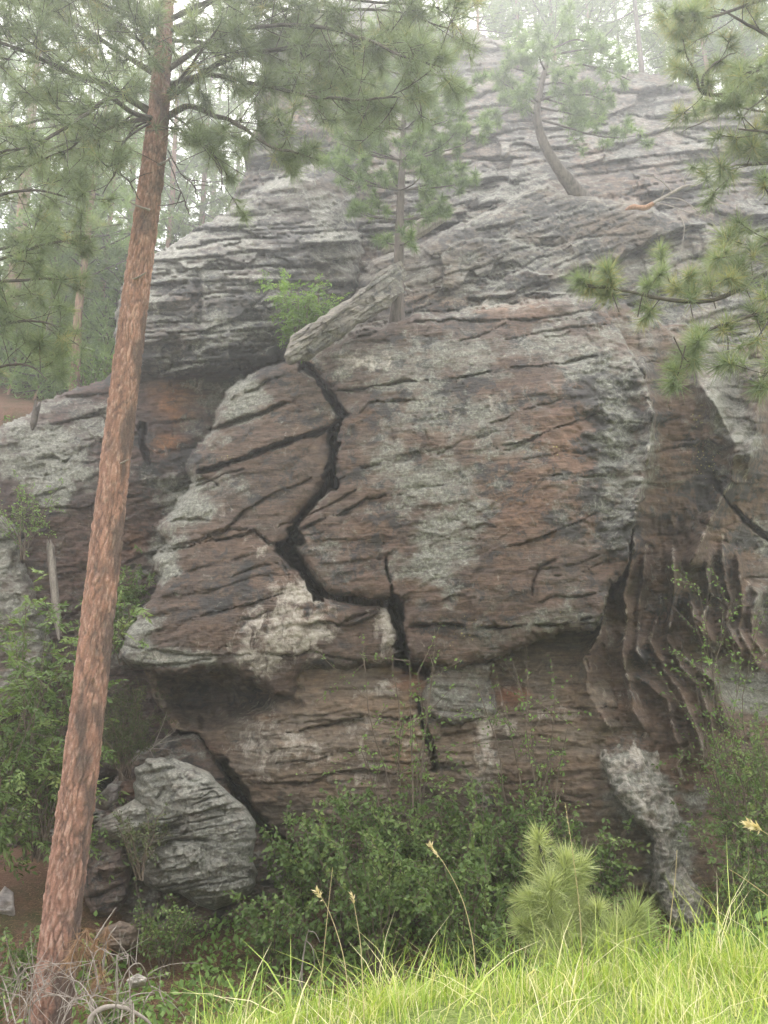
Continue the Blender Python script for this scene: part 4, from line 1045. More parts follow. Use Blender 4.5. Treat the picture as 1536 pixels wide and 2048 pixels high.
# ------------------------------------------------------------------ other pines with limbs seen from close by
def branch_pine(name, label, base, trunk_pts, trunk_r, trunk_mat, limbs, K, nlen, nwid, mat, var=(0.2, 0.8), group=None, tuft_px=(), f0=0.25, sub=3, crown_up=0.15):
    base = np.asarray(base, float)
    root = empty(name, base, label=label, cat="tree", group=group)
    b = Bag()
    C = catmull([base] + [at(*p) for p in trunk_pts], 40)
    rr = np.interp(np.linspace(0, 1, 40), np.linspace(0, 1, len(trunk_r)), trunk_r) * (1 + 0.06 * noise2(np.arange(40) * 0.8, np.full(40, base[0] * 9), 3))
    tube(b, C, rr, 14, 0.5)
    b.build("trunk", trunk_mat, root, smooth_shade=True)
    tf = []
    for pts, r, n, ln in limbs:
        w = Bag()
        P = px_path(pts, 22)
        P = P + 0.03 * np.stack([fbm2(np.arange(22) / 3.0 + 5 * k, np.full(22, pts[0][1] * 1.0 + r * 900), 2, 430 + k) for k in range(3)], -1) * np.linspace(0, 1, 22)[:, None]
        tube(w, P, np.linspace(r, max(0.004, r * 0.25), 22), 6, 0.4)
        if n: sprout(w, tf, P, r * 0.5, f0, n, ln, up=crown_up, sub=sub)
        w.build("limb", M_LIMB, root)
    for (px, py, Y, dx, dz) in tuft_px:
        w = Bag()
        c = at(px, py, Y)
        d = nrm(np.array([dx, rng.uniform(-0.3, 0.3), dz]))
        tube(w, np.array([c - d * 0.3 + rng.normal(0, 0.02, 3), c - d * 0.12, c]), [0.006, 0.005, 0.004], 4, 0.4)
        for q in range(3):
            tf.append((c + rng.normal(0, 0.03, 3), d + 0.3 * rng.normal(size=3)))
        w.build("twig", M_LIMB, root)
    add_needles("crown", tf, K, nlen, nwid, mat, root, var=var)
    return root

# ledge pine in the middle of the cliff
def whorl_limbs(axis_pts, spec):
    """limbs round a young pine's stem: spec rows of (px, py, depth, reach px, rise px, count)"""
    out = []
    for px, py, Y, reach, rise, n in spec:
        for q in range(n):
            a = 2 * math.pi * (q + rng.random() * 0.7) / n
            ex, ed = math.cos(a) * reach * rng.uniform(0.7, 1.15), math.sin(a) * reach * 0.008 * rng.uniform(0.6, 1.0)
            rs = rise * rng.uniform(0.5, 1.4)
            out.append(([(px, py, Y), (px + ex * 0.35, py - rs * 0.15, Y + ed * 0.35), (px + ex * 0.75, py - rs * 0.5, Y + ed * 0.75), (px + ex, py - rs, Y + ed)], 0.018, max(3, int(reach / 22)), 0.34))
    return out

branch_pine("ledge_pine", "slim young pine rooted on the ledge in the middle of the cliff", at(794, 672, 13.1),
    [(795,612,13.0),(798,500,12.9),(801,400,12.85),(806,280,12.85),(812,160,12.9),(818,40,12.95)], [0.19,0.115,0.092,0.075,0.055,0.03,0.012], M_TRUNK_GREY,
    whorl_limbs(None, [(799,490,12.85,80,10,2),(800,440,12.85,120,20,4),(802,380,12.8,150,40,8),(804,320,12.82,160,55,8),(807,260,12.85,150,60,8),(810,200,12.88,140,60,8),(812,150,12.9,110,55,7),(815,95,12.92,80,50,6),(818,50,12.95,45,45,5)]),
    44, 0.18, 0.006, M_NEEDLE_FAR, var=(0.15, 0.9), sub=4)

# crooked pine on the upper crag
branch_pine("crooked_pine", "crooked grey-trunked pine leaning left on the upper crag", at(1172, 418, 16.2),
    [(1146,376,15.85),(1112,330,15.6),(1085,280,15.5),(1074,225,15.5),(1085,160,15.6),(1105,90,15.7)], [0.3,0.17,0.12,0.105,0.09,0.07,0.03], M_TRUNK_GREY,
    [([(1074,230,15.5),(1040,215,15.3),(1005,230,15.1),(975,240,15.0)],0.03,7,0.5), ([(1078,200,15.5),(1120,190,15.3),(1170,190,15.1),(1230,205,15.0)],0.04,10,0.55),
     ([(1080,240,15.5),(1120,250,15.2),(1160,262,15.0),(1215,275,14.8),(1270,272,14.6)],0.03,9,0.5), ([(1085,160,15.6),(1040,140,15.4),(1010,130,15.2)],0.03,7,0.5),
     ([(1090,150,15.6),(1150,130,15.4),(1210,140,15.2),(1260,160,15.0)],0.035,10,0.55), ([(1095,120,15.7),(1060,95,15.8),(1030,80,15.9)],0.03,7,0.5), ([(1100,100,15.7),(1150,80,15.6),(1200,90,15.4)],0.03,8,0.5),
     ([(1078,205,15.5),(1060,190,14.9),(1050,185,14.5)],0.03,7,0.5), ([(1085,170,15.6),(1110,165,15.0),(1140,170,14.6)],0.03,8,0.5), ([(1100,95,15.7),(1120,60,15.7),(1130,40,15.7)],0.025,6,0.4), ([(1090,140,15.6),(1080,120,15.1),(1080,105,14.8)],0.03,7,0.5),([(1082,190,15.5),(1100,200,15.9),(1150,215,16.2),(1200,230,16.3)],0.03,9,0.5),([(1100,110,15.7),(1180,100,15.9),(1240,120,16.0)],0.03,9,0.5),([(1076,210,15.5),(1030,180,15.5),(1000,165,15.5)],0.03,8,0.5),([(1082,215,15.5),(1130,225,15.2),(1180,235,15.0)],0.03,8,0.5)],
    40, 0.2, 0.007, M_NEEDLE_FAR, var=(0.25, 0.95), sub=5)

# pine standing just right of the frame: its limbs hang into view
rb = at(1760, 1900, 6.4); rb[2] = float(ground_z(rb[0], rb[1]))
branch_pine("roadside_pine", "pine at the right edge with long limbs reaching into view", rb,
    [(1770,1400,6.4),(1780,900,6.5),(1785,400,6.6),(1790,0,6.7),(1795,-300,6.8)], [0.2,0.19,0.18,0.16,0.13,0.09], M_TRUNK_FAR,
    [([(1782,470,6.5),(1640,500,6.2),(1536,545,6.0),(1440,594,5.8),(1340,598,5.7),(1255,582,5.6),(1170,572,5.6)],0.032,10,0.3),
     ([(1782,500,6.5),(1660,570,6.1),(1560,610,5.8),(1480,640,5.6),(1410,668,5.5),(1370,730,5.4)],0.024,7,0.3),
     ([(1782,460,6.5),(1680,460,6.3),(1580,470,6.1),(1500,500,6.0),(1440,520,5.9)],0.022,7,0.3),
     ([(1786,330,6.6),(1660,250,6.6),(1536,186,6.5),(1470,190,6.4),(1405,186,6.35),(1392,150,6.3),(1372,108,6.3)],0.034,7,0.35),
     ([(1405,188,6.35),(1408,150,6.3),(1440,120,6.3),(1480,100,6.3)],0.016,3,0.3),
     ([(1788,150,6.7),(1660,90,6.0),(1560,130,5.6),(1480,150,5.4)],0.03,11,0.5), ([(1788,60,6.7),(1680,-20,6.4),(1560,-10,6.2),(1440,30,6.0),(1350,50,5.9)],0.03,13,0.5), ([(1788,250,6.7),(1680,220,7.2),(1580,230,7.5),(1500,220,7.8),(1400,200,8.0)],0.03,12,0.5),
     ([(1786,300,6.6),(1680,180,6.5),(1590,110,6.3),(1500,50,6.2),(1440,20,6.1)],0.034,12,0.5),
     ([(1788,200,6.6),(1690,60,6.6),(1600,0,6.5),(1500,-40,6.4)],0.034,12,0.55),
     ([(1786,340,6.6),(1660,300,6.2),(1560,270,5.9),(1480,260,5.7)],0.03,10,0.45),
     ([(1786,380,6.6),(1650,350,6.4),(1560,330,6.2),(1500,330,6.1),(1455,330,6.0)],0.026,9,0.42),
     ([(1786,400,6.6),(1680,400,6.1),(1590,400,5.8),(1530,410,5.6)],0.026,7,0.4),
     ([(1786,420,6.6),(1700,560,5.9),(1620,700,5.5),(1560,740,5.3),(1510,760,5.2)],0.024,7,0.35),
     ([(1470,190,6.4),(1440,230,6.3),(1400,245,6.25),(1370,260,6.2)],0.01,0,0.2), ([(1536,190,6.5),(1490,230,6.4),(1460,290,6.3),(1440,340,6.25),(1425,350,6.2)],0.009,0,0.2)],
    70, 0.17, 0.003, M_NEEDLE, var=(0.35, 0.95), sub=4,
    tuft_px=[(1220,560,5.6,-0.1,1),(1150,565,5.6,-1,0.2),(1325,505,5.8,-0.2,1),(1290,560,5.7,0.2,1),(1420,560,5.8,0,1),(1500,500,5.9,0.1,1),(1345,770,5.4,-0.4,-0.8),(1385,735,5.4,0.5,-0.4),(1345,745,5.4,-0.6,-0.3),(1450,650,5.6,-0.2,0.9),(1510,620,5.7,0,1),(1500,690,5.5,-0.5,-0.5),(1520,780,5.2,-0.3,-0.9),(1480,560,5.8,-0.4,0.8),(1380,590,5.7,0.1,0.9)])

# pine standing just left of the frame
lb = at(-330, 1900, 7.6); lb[2] = float(ground_z(lb[0], lb[1]))
branch_pine("leaning_in_pine", "pine at the left edge with dark drooping limbs", lb,
    [(-300,1400,7.6),(-280,900,7.7),(-265,400,7.8),(-250,0,7.9),(-240,-300,8.0)], [0.19,0.18,0.17,0.15,0.12,0.08], M_TRUNK_FAR,
    [([(-275,640,7.7),(-120,590,7.3),(-20,568,7.1),(50,560,7.0),(132,555,6.9)],0.032,14,0.55), ([(-275,620,7.7),(-120,560,7.5),(0,520,7.4),(90,490,7.3),(170,480,7.2)],0.028,14,0.5),
     ([(-276,700,7.7),(-120,680,7.2),(0,650,6.9),(70,640,6.8),(130,660,6.7)],0.026,12,0.5), ([(-276,760,7.7),(-140,760,7.3),(-30,740,7.1),(50,730,7.0),(100,760,6.9)],0.024,11,0.45),
     ([(-270,480,7.7),(-120,420,7.5),(0,390,7.4),(80,380,7.3),(160,400,7.2)],0.03,14,0.55), ([(-268,380,7.8),(-120,300,7.8),(0,260,7.8),(110,240,7.8),(190,260,7.8)],0.03,14,0.6),
     ([(-270,560,7.7),(-130,540,8.3),(0,500,8.8),(90,470,9.2),(190,460,9.5)],0.028,12,0.55), ([(-276,680,7.7),(-130,640,8.2),(0,600,8.6),(80,580,8.9)],0.026,10,0.5)],
    46, 0.18, 0.003, M_NEEDLE, var=(0.15, 0.8), sub=4)

# ------------------------------------------------------------------ far pines on the hillside
def far_pine(label, px, py, Y, height, r, crown_from, spread, group, lean=0.0, trunk_mat=None, n_limb=44, K=16, bright=(0.1, 0.9), name="hillside_pine"):
    base = at(px, py, Y)
    z0 = float(ground_z(base[0], base[1])) - 0.2
    crown_z = base[2] + crown_from * height
    height = height + base[2] - z0
    base[2] = z0
    crown_from = max(0.03, (crown_z - z0) / height)
    root = empty(name, base, label=label, cat="tree", group=group)
    t = np.linspace(0, 1, 24)[:, None]
    C = base + np.array([lean * height, 0, height]) * t + 0.1 * np.stack([noise2(t[:, 0] * 3, t[:, 0] * 0 + px, 3), noise2(t[:, 0] * 3, t[:, 0] * 0 + px, 4), t[:, 0] * 0], -1)
    C[0, 2] -= 0.4
    b = Bag()
    tube(b, C, np.linspace(r, r * 0.15, 24), 9, 0.5)
    b.build("trunk", trunk_mat or M_TRUNK_FAR, root, smooth_shade=True)
    w, tf = Bag(), []
    for q in range(n_limb):
        f = crown_from + (0.99 - crown_from) * (q + rng.random()) / n_limb
        i = min(int(f * 23), 22)
        p0 = C[i] + (C[i + 1] - C[i]) * (f * 23 - i)
        a = q * 2.4 + rng.normal(0, 0.4)
        L = spread * (1.1 - ((f - crown_from) / (1 - crown_from)) ** 1.6) * rng.uniform(0.6, 1.1) + 0.2
        d = np.array([math.cos(a), math.sin(a), rng.uniform(-0.25, 0.45)])
        u = np.linspace(0, 1, 6)[:, None]
        Q = p0 + d * L * u + np.array([0, 0, rng.uniform(-0.1, 0.3)]) * L * u * u
        tube(w, Q, np.linspace(0.03, 0.01, 6), 4, 0.4)
        m = max(5, int(L * 13))
        for g in rng.uniform(0.3, 1.0, m):
            c = p0 + d * L * g + np.array([0, 0, 0.1]) * L * g * g + rng.normal(0, 0.16 * min(1, L), 3)
            tf.append((c, d + np.array([0, 0, 0.5]) + 0.6 * rng.normal(size=3)))
    w.build("limbs", M_LIMB, root)
    add_needles("crown", tf, K, 0.25, 0.012, M_NEEDLE_FAR, root, var=bright, spread=1.0)
    return root

ORD = ["first", "second", "third", "fourth", "fifth", "sixth", "seventh", "eighth", "ninth", "tenth", "eleventh", "twelfth"]
def ordinals(rows, split, ix=0, iy=2):
    """row (near/far) and place from the left of each tree"""
    out = {}
    for far in (False, True):
        for k, r in enumerate(sorted((r for r in rows if (r[iy] >= split) == far), key=lambda r: (r[ix] - 768) * r[iy] * 0 + r[ix])):
            out[r] = ("far" if far else "near", ORD[k])
    return out
G_L, G_C = "pines on the hillside left of the cliff", "pines along the crest above the cliff"
far_pine("hillside pine with pinkish trunk standing on the wall top left of the red trunk", 140, 770, 16.6, 9, 0.125, 0.3, 1.5, G_L, 0.03)
far_pine("hillside pine with a thin dark trunk at the far left, above the lichened wall", 86, 760, 17.6, 8, 0.09, 0.32, 1.3, G_L, trunk_mat=M_TRUNK_GREY)
far_pine("hillside pine with a broad pale red trunk at the left edge", 20, 640, 20, 13, 0.24, 0.4, 2.2, G_L, -0.01)
HILL = [(200,700,19,8,0.11,0.1,1.6),(60,660,23,13,0.17,0.12,2.2),(240,640,25,14,0.18,0.1,2.4),(330,600,24,12,0.16,0.08,2.2),(400,560,26,12,0.16,0.05,2.3),(470,520,27,10,0.15,0.05,2.2),(140,620,28,16,0.2,0.1,2.6),(-60,640,24,15,0.2,0.12,2.6),(290,600,31,16,0.2,0.08,2.8),(10,600,32,18,0.2,0.1,3.0),(420,560,34,15,0.2,0.05,3.0),(170,700,20,4.5,0.06,0.05,1.2),(225,720,18,3.2,0.05,0.05,0.9),(90,700,21,4,0.06,0.05,1.2)]
O_HILL = ordinals(HILL, 24.5)
for k, (px, py, Y, h, r, cf, sp) in enumerate(HILL):
    far_pine("hillside pine left of the cliff, %s from the left, %s row" % O_HILL[HILL[k]][::-1], px, py, Y, h, r, cf, sp, G_L, n_limb=60 if h > 8 else 36, K=15)
G_S = "bright saplings on the hillside left of the cliff"
SAPS = [(20,18,2.2,0.8),(70,17.2,1.6,0.6),(110,19,2.6,0.9),(165,18.2,2.0,0.7),(205,17.3,2.4,0.8),(235,19.5,3.0,0.9),(40,21,3.4,1.0),(130,22,3.6,1.1),(190,21.5,3.2,1.0),(0,24,4.2,1.3),(90,25,4.5,1.3),(220,24,4.2,1.2),(160,27,5,1.4),(50,28,5,1.5),(-40,19,3,1.0)]
O_SAPS = ordinals(SAPS, 21.2, 0, 1)
for px, Y, h, sp in SAPS:
    x_ = at(px, 760, Y)[0]
    p_ = at(px, 760, Y); gz_ = float(ground_z(x_, Y))
    py_ = 1024 - F_PX * math.tan(math.atan2(gz_ - CAM[2], Y) - PITCH)
    far_pine("bright sapling on the hillside left of the cliff, %s from left, %s row" % O_SAPS[(px, Y, h, sp)][::-1], px, py_, Y, h, 0.04, 0.03, sp, G_S, n_limb=34, K=15, bright=(0.45, 1.0), name="sapling")
far_pine("crest pine with a bare dark trunk against the white sky", 1286, 150, 24.0, 9, 0.15, 0.28, 1.8, G_C, 0.0, M_TRUNK_GREY, n_limb=30)
CREST = [(960,62,25,6,0.12,0.0,1.6),(1040,100,25.5,7,0.12,0.0,1.8),(1110,120,26,8,0.13,0.0,2.0),(1185,130,27,8,0.13,0.0,1.9),(1360,160,25,7,0.13,0.0,1.6),(1420,190,24,8,0.14,0.0,1.9),(1500,215,24,9,0.14,0.15,2.1),(1580,225,24,9,0.14,0.1,2.2),(880,42,27,6,0.12,0.1,1.7),(800,0,27,5,0.11,0.1,1.6),(1240,128,30,9,0.13,0.0,1.9),(1000,84,28,9,0.13,0.0,2.0),(1075,110,29,10,0.13,0.0,2.1),(1150,124,30,10,0.13,0.0,2.2),(1330,150,29,10,0.13,0.0,2.0),(1390,175,28,10,0.13,0.0,2.2),(1460,205,28,11,0.13,0.0,2.3),(1540,222,27,10,0.13,0.0,2.2)]
O_CREST = ordinals(CREST, 26.5)
for k, (px, py, Y, h, r, cf, sp) in enumerate(CREST):
    far_pine("green pine on the crest above the cliff, %s from the left, %s row" % O_CREST[CREST[k]][::-1], px, py, Y, h, r, cf, sp, G_C, n_limb=56, K=15, bright=(0.35, 1.0))

# ------------------------------------------------------------------ shrubs
def shrub(name, label, base, height, spread, n_stem, n_leaf, ll, lw, mat, kind="simple", group=None, cat="shrub", squash=1.0, lean=(0, 0), stem_r=0.012, fill=0.35):
    base = np.asarray(base, float)
    root = empty(name, base, label=label, cat=cat, group=group)
    w, lf = Bag(), Bag()
    tips = []
    for s in range(n_stem):
        a = 2 * math.pi * (s + rng.random()) / n_stem
        d = np.array([math.cos(a) * spread * rng.uniform(0.2, 1.0) + lean[0], (math.sin(a) * spread * rng.uniform(0.2, 1.0)) * squash + lean[1], height * rng.uniform(0.55, 1.05)])
        t = np.linspace(0, 1, 10)[:, None]
        bow = np.array([d[0], d[1], 0]) * 0.35
        P = base + rng.normal(0, 0.06 * spread, 3) * [1, 1, 0] + d * t + bow * (t * t - t) + 0.04 * height * np.stack([noise2(t[:, 0] * 4, t[:, 0] * 0 + s * 3.1, 5), noise2(t[:, 0] * 4, t[:, 0] * 0 + s * 3.1, 6), t[:, 0] * 0], -1)
        tube(w, P, np.linspace(stem_r, stem_r * 0.3, 10), 5, 0.5)
        for q in range(7):
            f = rng.uniform(fill, 1.0)
            i = min(int(f * 9), 8)
            b = P[i] + (P[i + 1] - P[i]) * (f * 9 - i)
            dd = nrm(P[i + 1] - P[i] + rand_dir(1)[0] * 0.9)
            L = height * rng.uniform(0.1, 0.3)
            Q = b + dd * L * np.linspace(0, 1, 4)[:, None]
            tube(w, Q, np.linspace(stem_r * 0.4, stem_r * 0.2, 4), 3, 0.5)
            tips.append((b, Q[-1]))
        tips.append((P[5], P[-1]))
    A, B = np.array([t[0] for t in tips]), np.array([t[1] for t in tips])
    pick = rng.integers(0, len(A), n_leaf)
    f = rng.random(n_leaf)[:, None]
    pos = A[pick] * (1 - f) + B[pick] * f + rng.normal(0, 0.02, (n_leaf, 3))
    dr = nrm(B[pick] - A[pick]) + rng.normal(0, 0.8, (n_leaf, 3)) + [0, 0, -0.1]
    vb = rng.random(len(A))[pick] * 0.6 + rng.random(n_leaf) * 0.4
    if kind == "pinnate":
        dr = nrm(dr + [0, -0.2, 0.1])
        sd = nrm(np.cross(dr, [0, 0, 1.0]) + 0.3 * rng.normal(size=(n_leaf, 3)))
        R = ll * 2.6
        for k in range(4):
            u = 0.25 + 0.2 * k
            c = pos + dr * R * u + np.array([0, 0, -0.25]) * R * u * u
            for sg in (-1, 1):
                leaves(lf, c, nrm(dr * 0.7 + sd * sg + [0, 0, -0.25]), ll, lw, vb, 0.2, 0.12)
        leaves(lf, pos + dr * R + np.array([0, 0, -0.25]) * R, dr + [0, 0, -0.3], ll, lw, vb, 0.2, 0.12)
    else:
        leaves(lf, pos, dr, ll, lw, vb)
    w.build("stems", M_STEM, root)
    lf.build("foliage", mat, root)
    return root

def gz(px, Y, back=0.0):
    p = at(px, 1900, Y)
    return np.array([p[0], Y, float(ground_z(p[0], Y)) - back])

shrub("ledge_bush", "bright green leafy bush growing on the ledge beside the leaning slab", at(605, 705, 13.0), 1.45, 0.85, 18, 420, 0.08, 0.017, M_LEAF_BRIGHT, "pinnate", squash=0.6, fill=0.3)
shrub("big_leafy_shrub", "tall pinnate-leaved green shrub left of the red trunk", at(70, 1720, 10.6), 3.3, 1.15, 20, 700, 0.085, 0.018, M_LEAF, "pinnate", squash=0.6, fill=0.12)
shrub("leafy_shrub", "lower pinnate-leaved shrub at the left edge under the outcrop", at(-40, 1760, 9.9), 2.6, 1.0, 14, 440, 0.085, 0.018, M_LEAF, "pinnate", squash=0.6, fill=0.12)
shrub("crevice_shrub", "pinnate-leaved shrub in the gap between red trunk and cliff", at(250, 1330, 12.6), 1.75, 0.6, 12, 220, 0.08, 0.017, M_LEAF, "pinnate", squash=0.5)
shrub("climbing_shrub", "small-leaved shrub hanging on the lichened wall at the left edge", at(45, 1120, 12.7), 1.4, 0.6, 10, 900, 0.045, 0.016, M_LEAF_BRIGHT, squash=0.4)
shrub("juniper_shrub", "olive evergreen shrub sprawling beside the dark hollow", at(250, 1560, 11.9), 1.35, 0.8, 22, 5200, 0.05, 0.008, M_LEAF_OLIVE, squash=0.5)
shrub("tiny_plant", "tiny bright plant rooted on the jutting nose of rock", at(286, 1298, 11.25), 0.14, 0.13, 6, 40, 0.05, 0.014, M_LEAF_BRIGHT, cat="plant", stem_r=0.003)
for px, Y, h, sp, lab in ((600, 11.0, 1.5, 0.8, "leafy shrub right of the striped boulder by the crevice"), (690, 10.6, 1.8, 0.9, "broad leafy shrub left of centre at the cliff foot"), (800, 10.8, 1.9, 0.9, "tall leafy shrub below the vertical crack"), (900, 10.5, 1.9, 0.95, "leafy shrub below the small square block"),
                          (1000, 10.8, 1.8, 0.9, "leafy shrub just left of the young pine"), (1110, 10.9, 1.7, 0.8, "leafy shrub behind the young pine"), (1190, 10.9, 1.4, 0.6, "leafy shrub between young pine and lichened rib"), (760, 9.8, 1.5, 0.9, "low leafy shrub in the shaded ditch below the cliff"), (940, 9.6, 1.5, 0.9, "low leafy shrub in front of the ditch left of the young pine"),
                          (560, 9.9, 0.9, 0.7, "small leafy shrub at the right foot of the striped boulder")):
    shrub("cliff_foot_shrub", lab, gz(px, Y), h, sp, 17, int(1500 * h), 0.066, 0.024, M_LEAF, group="shrubs along the foot of the cliff", squash=0.7)
shrub("tall_thin_shrub", "thin twiggy shrub climbing against the brown lower wall", gz(820, 11.2), 3.6, 0.9, 9, 900, 0.055, 0.019, M_LEAF_BRIGHT, squash=0.35, fill=0.35, stem_r=0.018)
shrub("tall_thin_shrub", "airy tall shrub in front of the wall left of the lichened rib", gz(1090, 11.1), 3.4, 0.8, 8, 800, 0.055, 0.019, M_LEAF_BRIGHT, squash=0.35, fill=0.35, stem_r=0.018)
shrub("right_edge_shrub", "tall dense shrub at the right edge beside the fluted rock", gz(1530, 10.6), 2.7, 0.75, 20, 3600, 0.055, 0.019, M_LEAF, squash=0.6)
shrub("right_edge_shrub", "airy shrub against the fluted rock at the right edge", gz(1500, 11.2), 4.4, 0.75, 12, 1500, 0.05, 0.017, M_LEAF_BRIGHT, squash=0.4, fill=0.4)
shrub("right_edge_shrub", "low shrub right of the lichened rib behind the grass", gz(1500, 9.8), 1.7, 0.6, 16, 2400, 0.055, 0.019, M_LEAF, squash=0.7)
shrub("boulder_shrub", "small-leaved bush in front of the striped boulder", gz(330, 10.0), 1.0, 0.55, 14, 1500, 0.042, 0.015, M_LEAF)
shrub("boulder_shrub", "thin dark creeper over the left flank of the striped boulder", at(280, 1760, 10.25), 0.9, 0.45, 10, 700, 0.04, 0.013, M_LEAF_OLIVE)
shrub("trunk_foot_weed", "bright weed sprig right of the red trunk", at(182, 1700, 10.6), 0.25, 0.2, 6, 60, 0.07, 0.018, M_LEAF_BRIGHT, cat="plant", stem_r=0.004)

for px, Y, h, lab in ((16, 15.6, 1.5, "green bush on the hillside at the left edge above the lichened wall"), (72, 15.8, 1.2, "small bush on the wall top near the dark broken stub"), (190, 16.4, 1.5, "bush on the wall top just left of the red trunk"), (-40, 15.5, 1.7, "tall bush at the far left hillside")):
    x_ = at(px, 780, Y)[0]
    shrub("hillside_bush", lab, (x_, Y, float(ground_z(x_, Y)) - 0.1), h, 0.9, 14, 1300, 0.07, 0.024, M_LEAF_BRIGHT, group="bushes on the hillside left of the cliff", squash=0.8, fill=0.1)
for px, Y, h, lab in ((40, 9.2, 0.55, "low weed clump left of the trunk on needle litter"), (-10, 8.4, 0.6, "low weed clump at the left edge above the dead twigs"), (215, 8.6, 0.5, "low weed clump just right of the trunk base")):
    shrub("weed_clump", lab, gz(px, Y), h, 0.4, 10, 420, 0.06, 0.02, M_LEAF, cat="plant", group="weeds by the trunk", fill=0.1, stem_r=0.005)
# ------------------------------------------------------------------ ground plants
def ground_cover():
    b = Bag()
    n = 16000
    x = rng.uniform(-3.6, 5.5, n); y = rng.uniform(6.0, 11.2, n)
    keep = (fbm2(x * 0.8, y * 0.8, 3, 7) + 0.5 * smooth(-3.2, -1.5, x)) > 0.12
    x, y = x[keep], y[keep]
    p = np.stack([x, y, ground_z(x, y) + rng.uniform(0.0, 0.28, len(x)) * (0.4 + 0.6 * rng.random(len(x)))], -1)
    leaves(b, p, rand_dir(len(x), (0, 0, 0.6)), 0.085, 0.026, rng.random(len(x)) * 0.8 + 0.1)
    o = b.build("ground_cover", M_LEAF_BRIGHT)
    tag(o, label="low leafy ground cover in the shaded ditch", cat="ground cover", kind="stuff")
ground_cover()

def needle_litter():
    b = Bag()
    n = 9000
    x = rng.uniform(-6.5, -1.2, n); y = rng.uniform(5.8, 11.3, n)
    p = np.stack([x, y, ground_z(x, y) + 0.012], -1)
    a = rng.uniform(0, 2 * math.pi, n)
    d = np.stack([np.cos(a), np.sin(a), rng.uniform(-0.05, 0.18, n)], -1)
    w = nrm(np.cross(d, [0, 0, 1.0])) * 0.004
    L = rng.uniform(0.08, 0.2, n)[:, None]
    b.add(np.stack([p - w, p + w, p + d * L], 1).reshape(-1, 3), np.arange(3 * n).reshape(-1, 3), np.repeat(rng.random(n), 3))
    o = b.build("needle_litter", M_NEEDLE_DEAD)
    tag(o, label="fallen rust-brown pine needles strewn over the ground", cat="litter", kind="stuff")
needle_litter()

def blades(bag, x, y, hgt, wid, bend, var):
    n = len(x)
    base = np.stack([x, y, ground_z(x, y) - 0.02], -1)
    a = rng.uniform(0, 2 * math.pi, n)
    d = np.stack([np.cos(a), np.sin(a), np.zeros(n)], -1)
    s = nrm(np.cross(d, [0, 0, 1.0]) + 0.3 * rng.normal(size=(n, 3)))
    rows = []
    m = 4
    for k in range(m):
        u = k / (m - 1)
        c = base + np.array([0, 0, 1.0]) * (hgt * (u - 0.25 * bend * u * u))[:, None] + d * (hgt * bend * u * u)[:, None]
        wk = (wid * (1 - u) ** 0.7)[:, None]
        rows += [c - s * wk, c + s * wk]
    V = np.stack(rows, 1).reshape(-1, 3)
    b0 = (np.arange(n) * 2 * m)[:, None]
    q = []
    for k in range(m - 1):
        o = 2 * k
        q += [np.concatenate([b0 + o, b0 + o + 1, b0 + o + 3], 1), np.concatenate([b0 + o, b0 + o + 3, b0 + o + 2], 1)]
    bag.add(V, np.concatenate(q), np.repeat(np.clip(var, 0, 1), 2 * m))

def grass():
    b = Bag()
    n = 34000
    x = rng.uniform(-1.7, 3.4, n); y = 2.9 + 2.6 * rng.random(n)
    clump = fbm2(x * 2.6, y * 2.6, 4, 41, 0.7)
    keep = (rng.random(n) < smooth(-1.25, -0.3, x) * 0.95 + 0.05) & (clump + rng.normal(0, 0.25, n) > -0.12)
    x, y, clump = x[keep], y[keep], clump[keep]
    m = len(x)
    h = (0.07 + 0.13 * rng.random(m) + 0.34 * rng.random(m) * (rng.random(m) < 0.2)) * (1 + 0.9 * clump) * (0.7 + 0.45 * smooth(-1.5, 2.8, x))
    var = 0.5 + 0.25 * rng.normal(size=m) + 0.2 * clump
    var = np.where(rng.random(m) < 0.26, rng.uniform(0.88, 1.0, m), np.minimum(var, 0.86))
    blades(b, x, y, h, rng.uniform(0.002, 0.0048, m), rng.uniform(0.15, 1.1, m), var)
    n2 = 260       # broad arching blades and bent straw among the fine grass
    x2 = rng.uniform(-0.9, 3.3, n2); y2 = rng.uniform(3.3, 5.2, n2)
    blades(b, x2, y2, rng.uniform(0.25, 0.5, n2), rng.uniform(0.004, 0.008, n2), rng.uniform(0.5, 1.5, n2), np.where(rng.random(n2) < 0.4, rng.uniform(0.9, 1.0, n2), rng.uniform(0.2, 0.7, n2)))
    o = b.build("meadow_grass", M_GRASS)
    tag(o, label="bright green grass on the bank in the foreground", cat="grass", kind="stuff")
    b = Bag()
    n = 7000
    x = rng.uniform(-3.0, 5.0, n); y = rng.uniform(5.6, 9.5, n)
    keep = fbm2(x * 0.9, y * 0.9, 3, 45) + 0.4 * smooth(-2.6, -0.5, x) > 0.15
    x, y = x[keep], y[keep]
    m = len(x)
    blades(b, x, y, rng.uniform(0.15, 0.45, m), rng.uniform(0.003, 0.006, m), rng.uniform(0.2, 1.0, m), rng.uniform(0.0, 0.5, m))
    o = b.build("ditch_grass", M_GRASS)
    tag(o, label="thin shaded grass in the ditch behind the bank", cat="grass", kind="stuff")
grass()

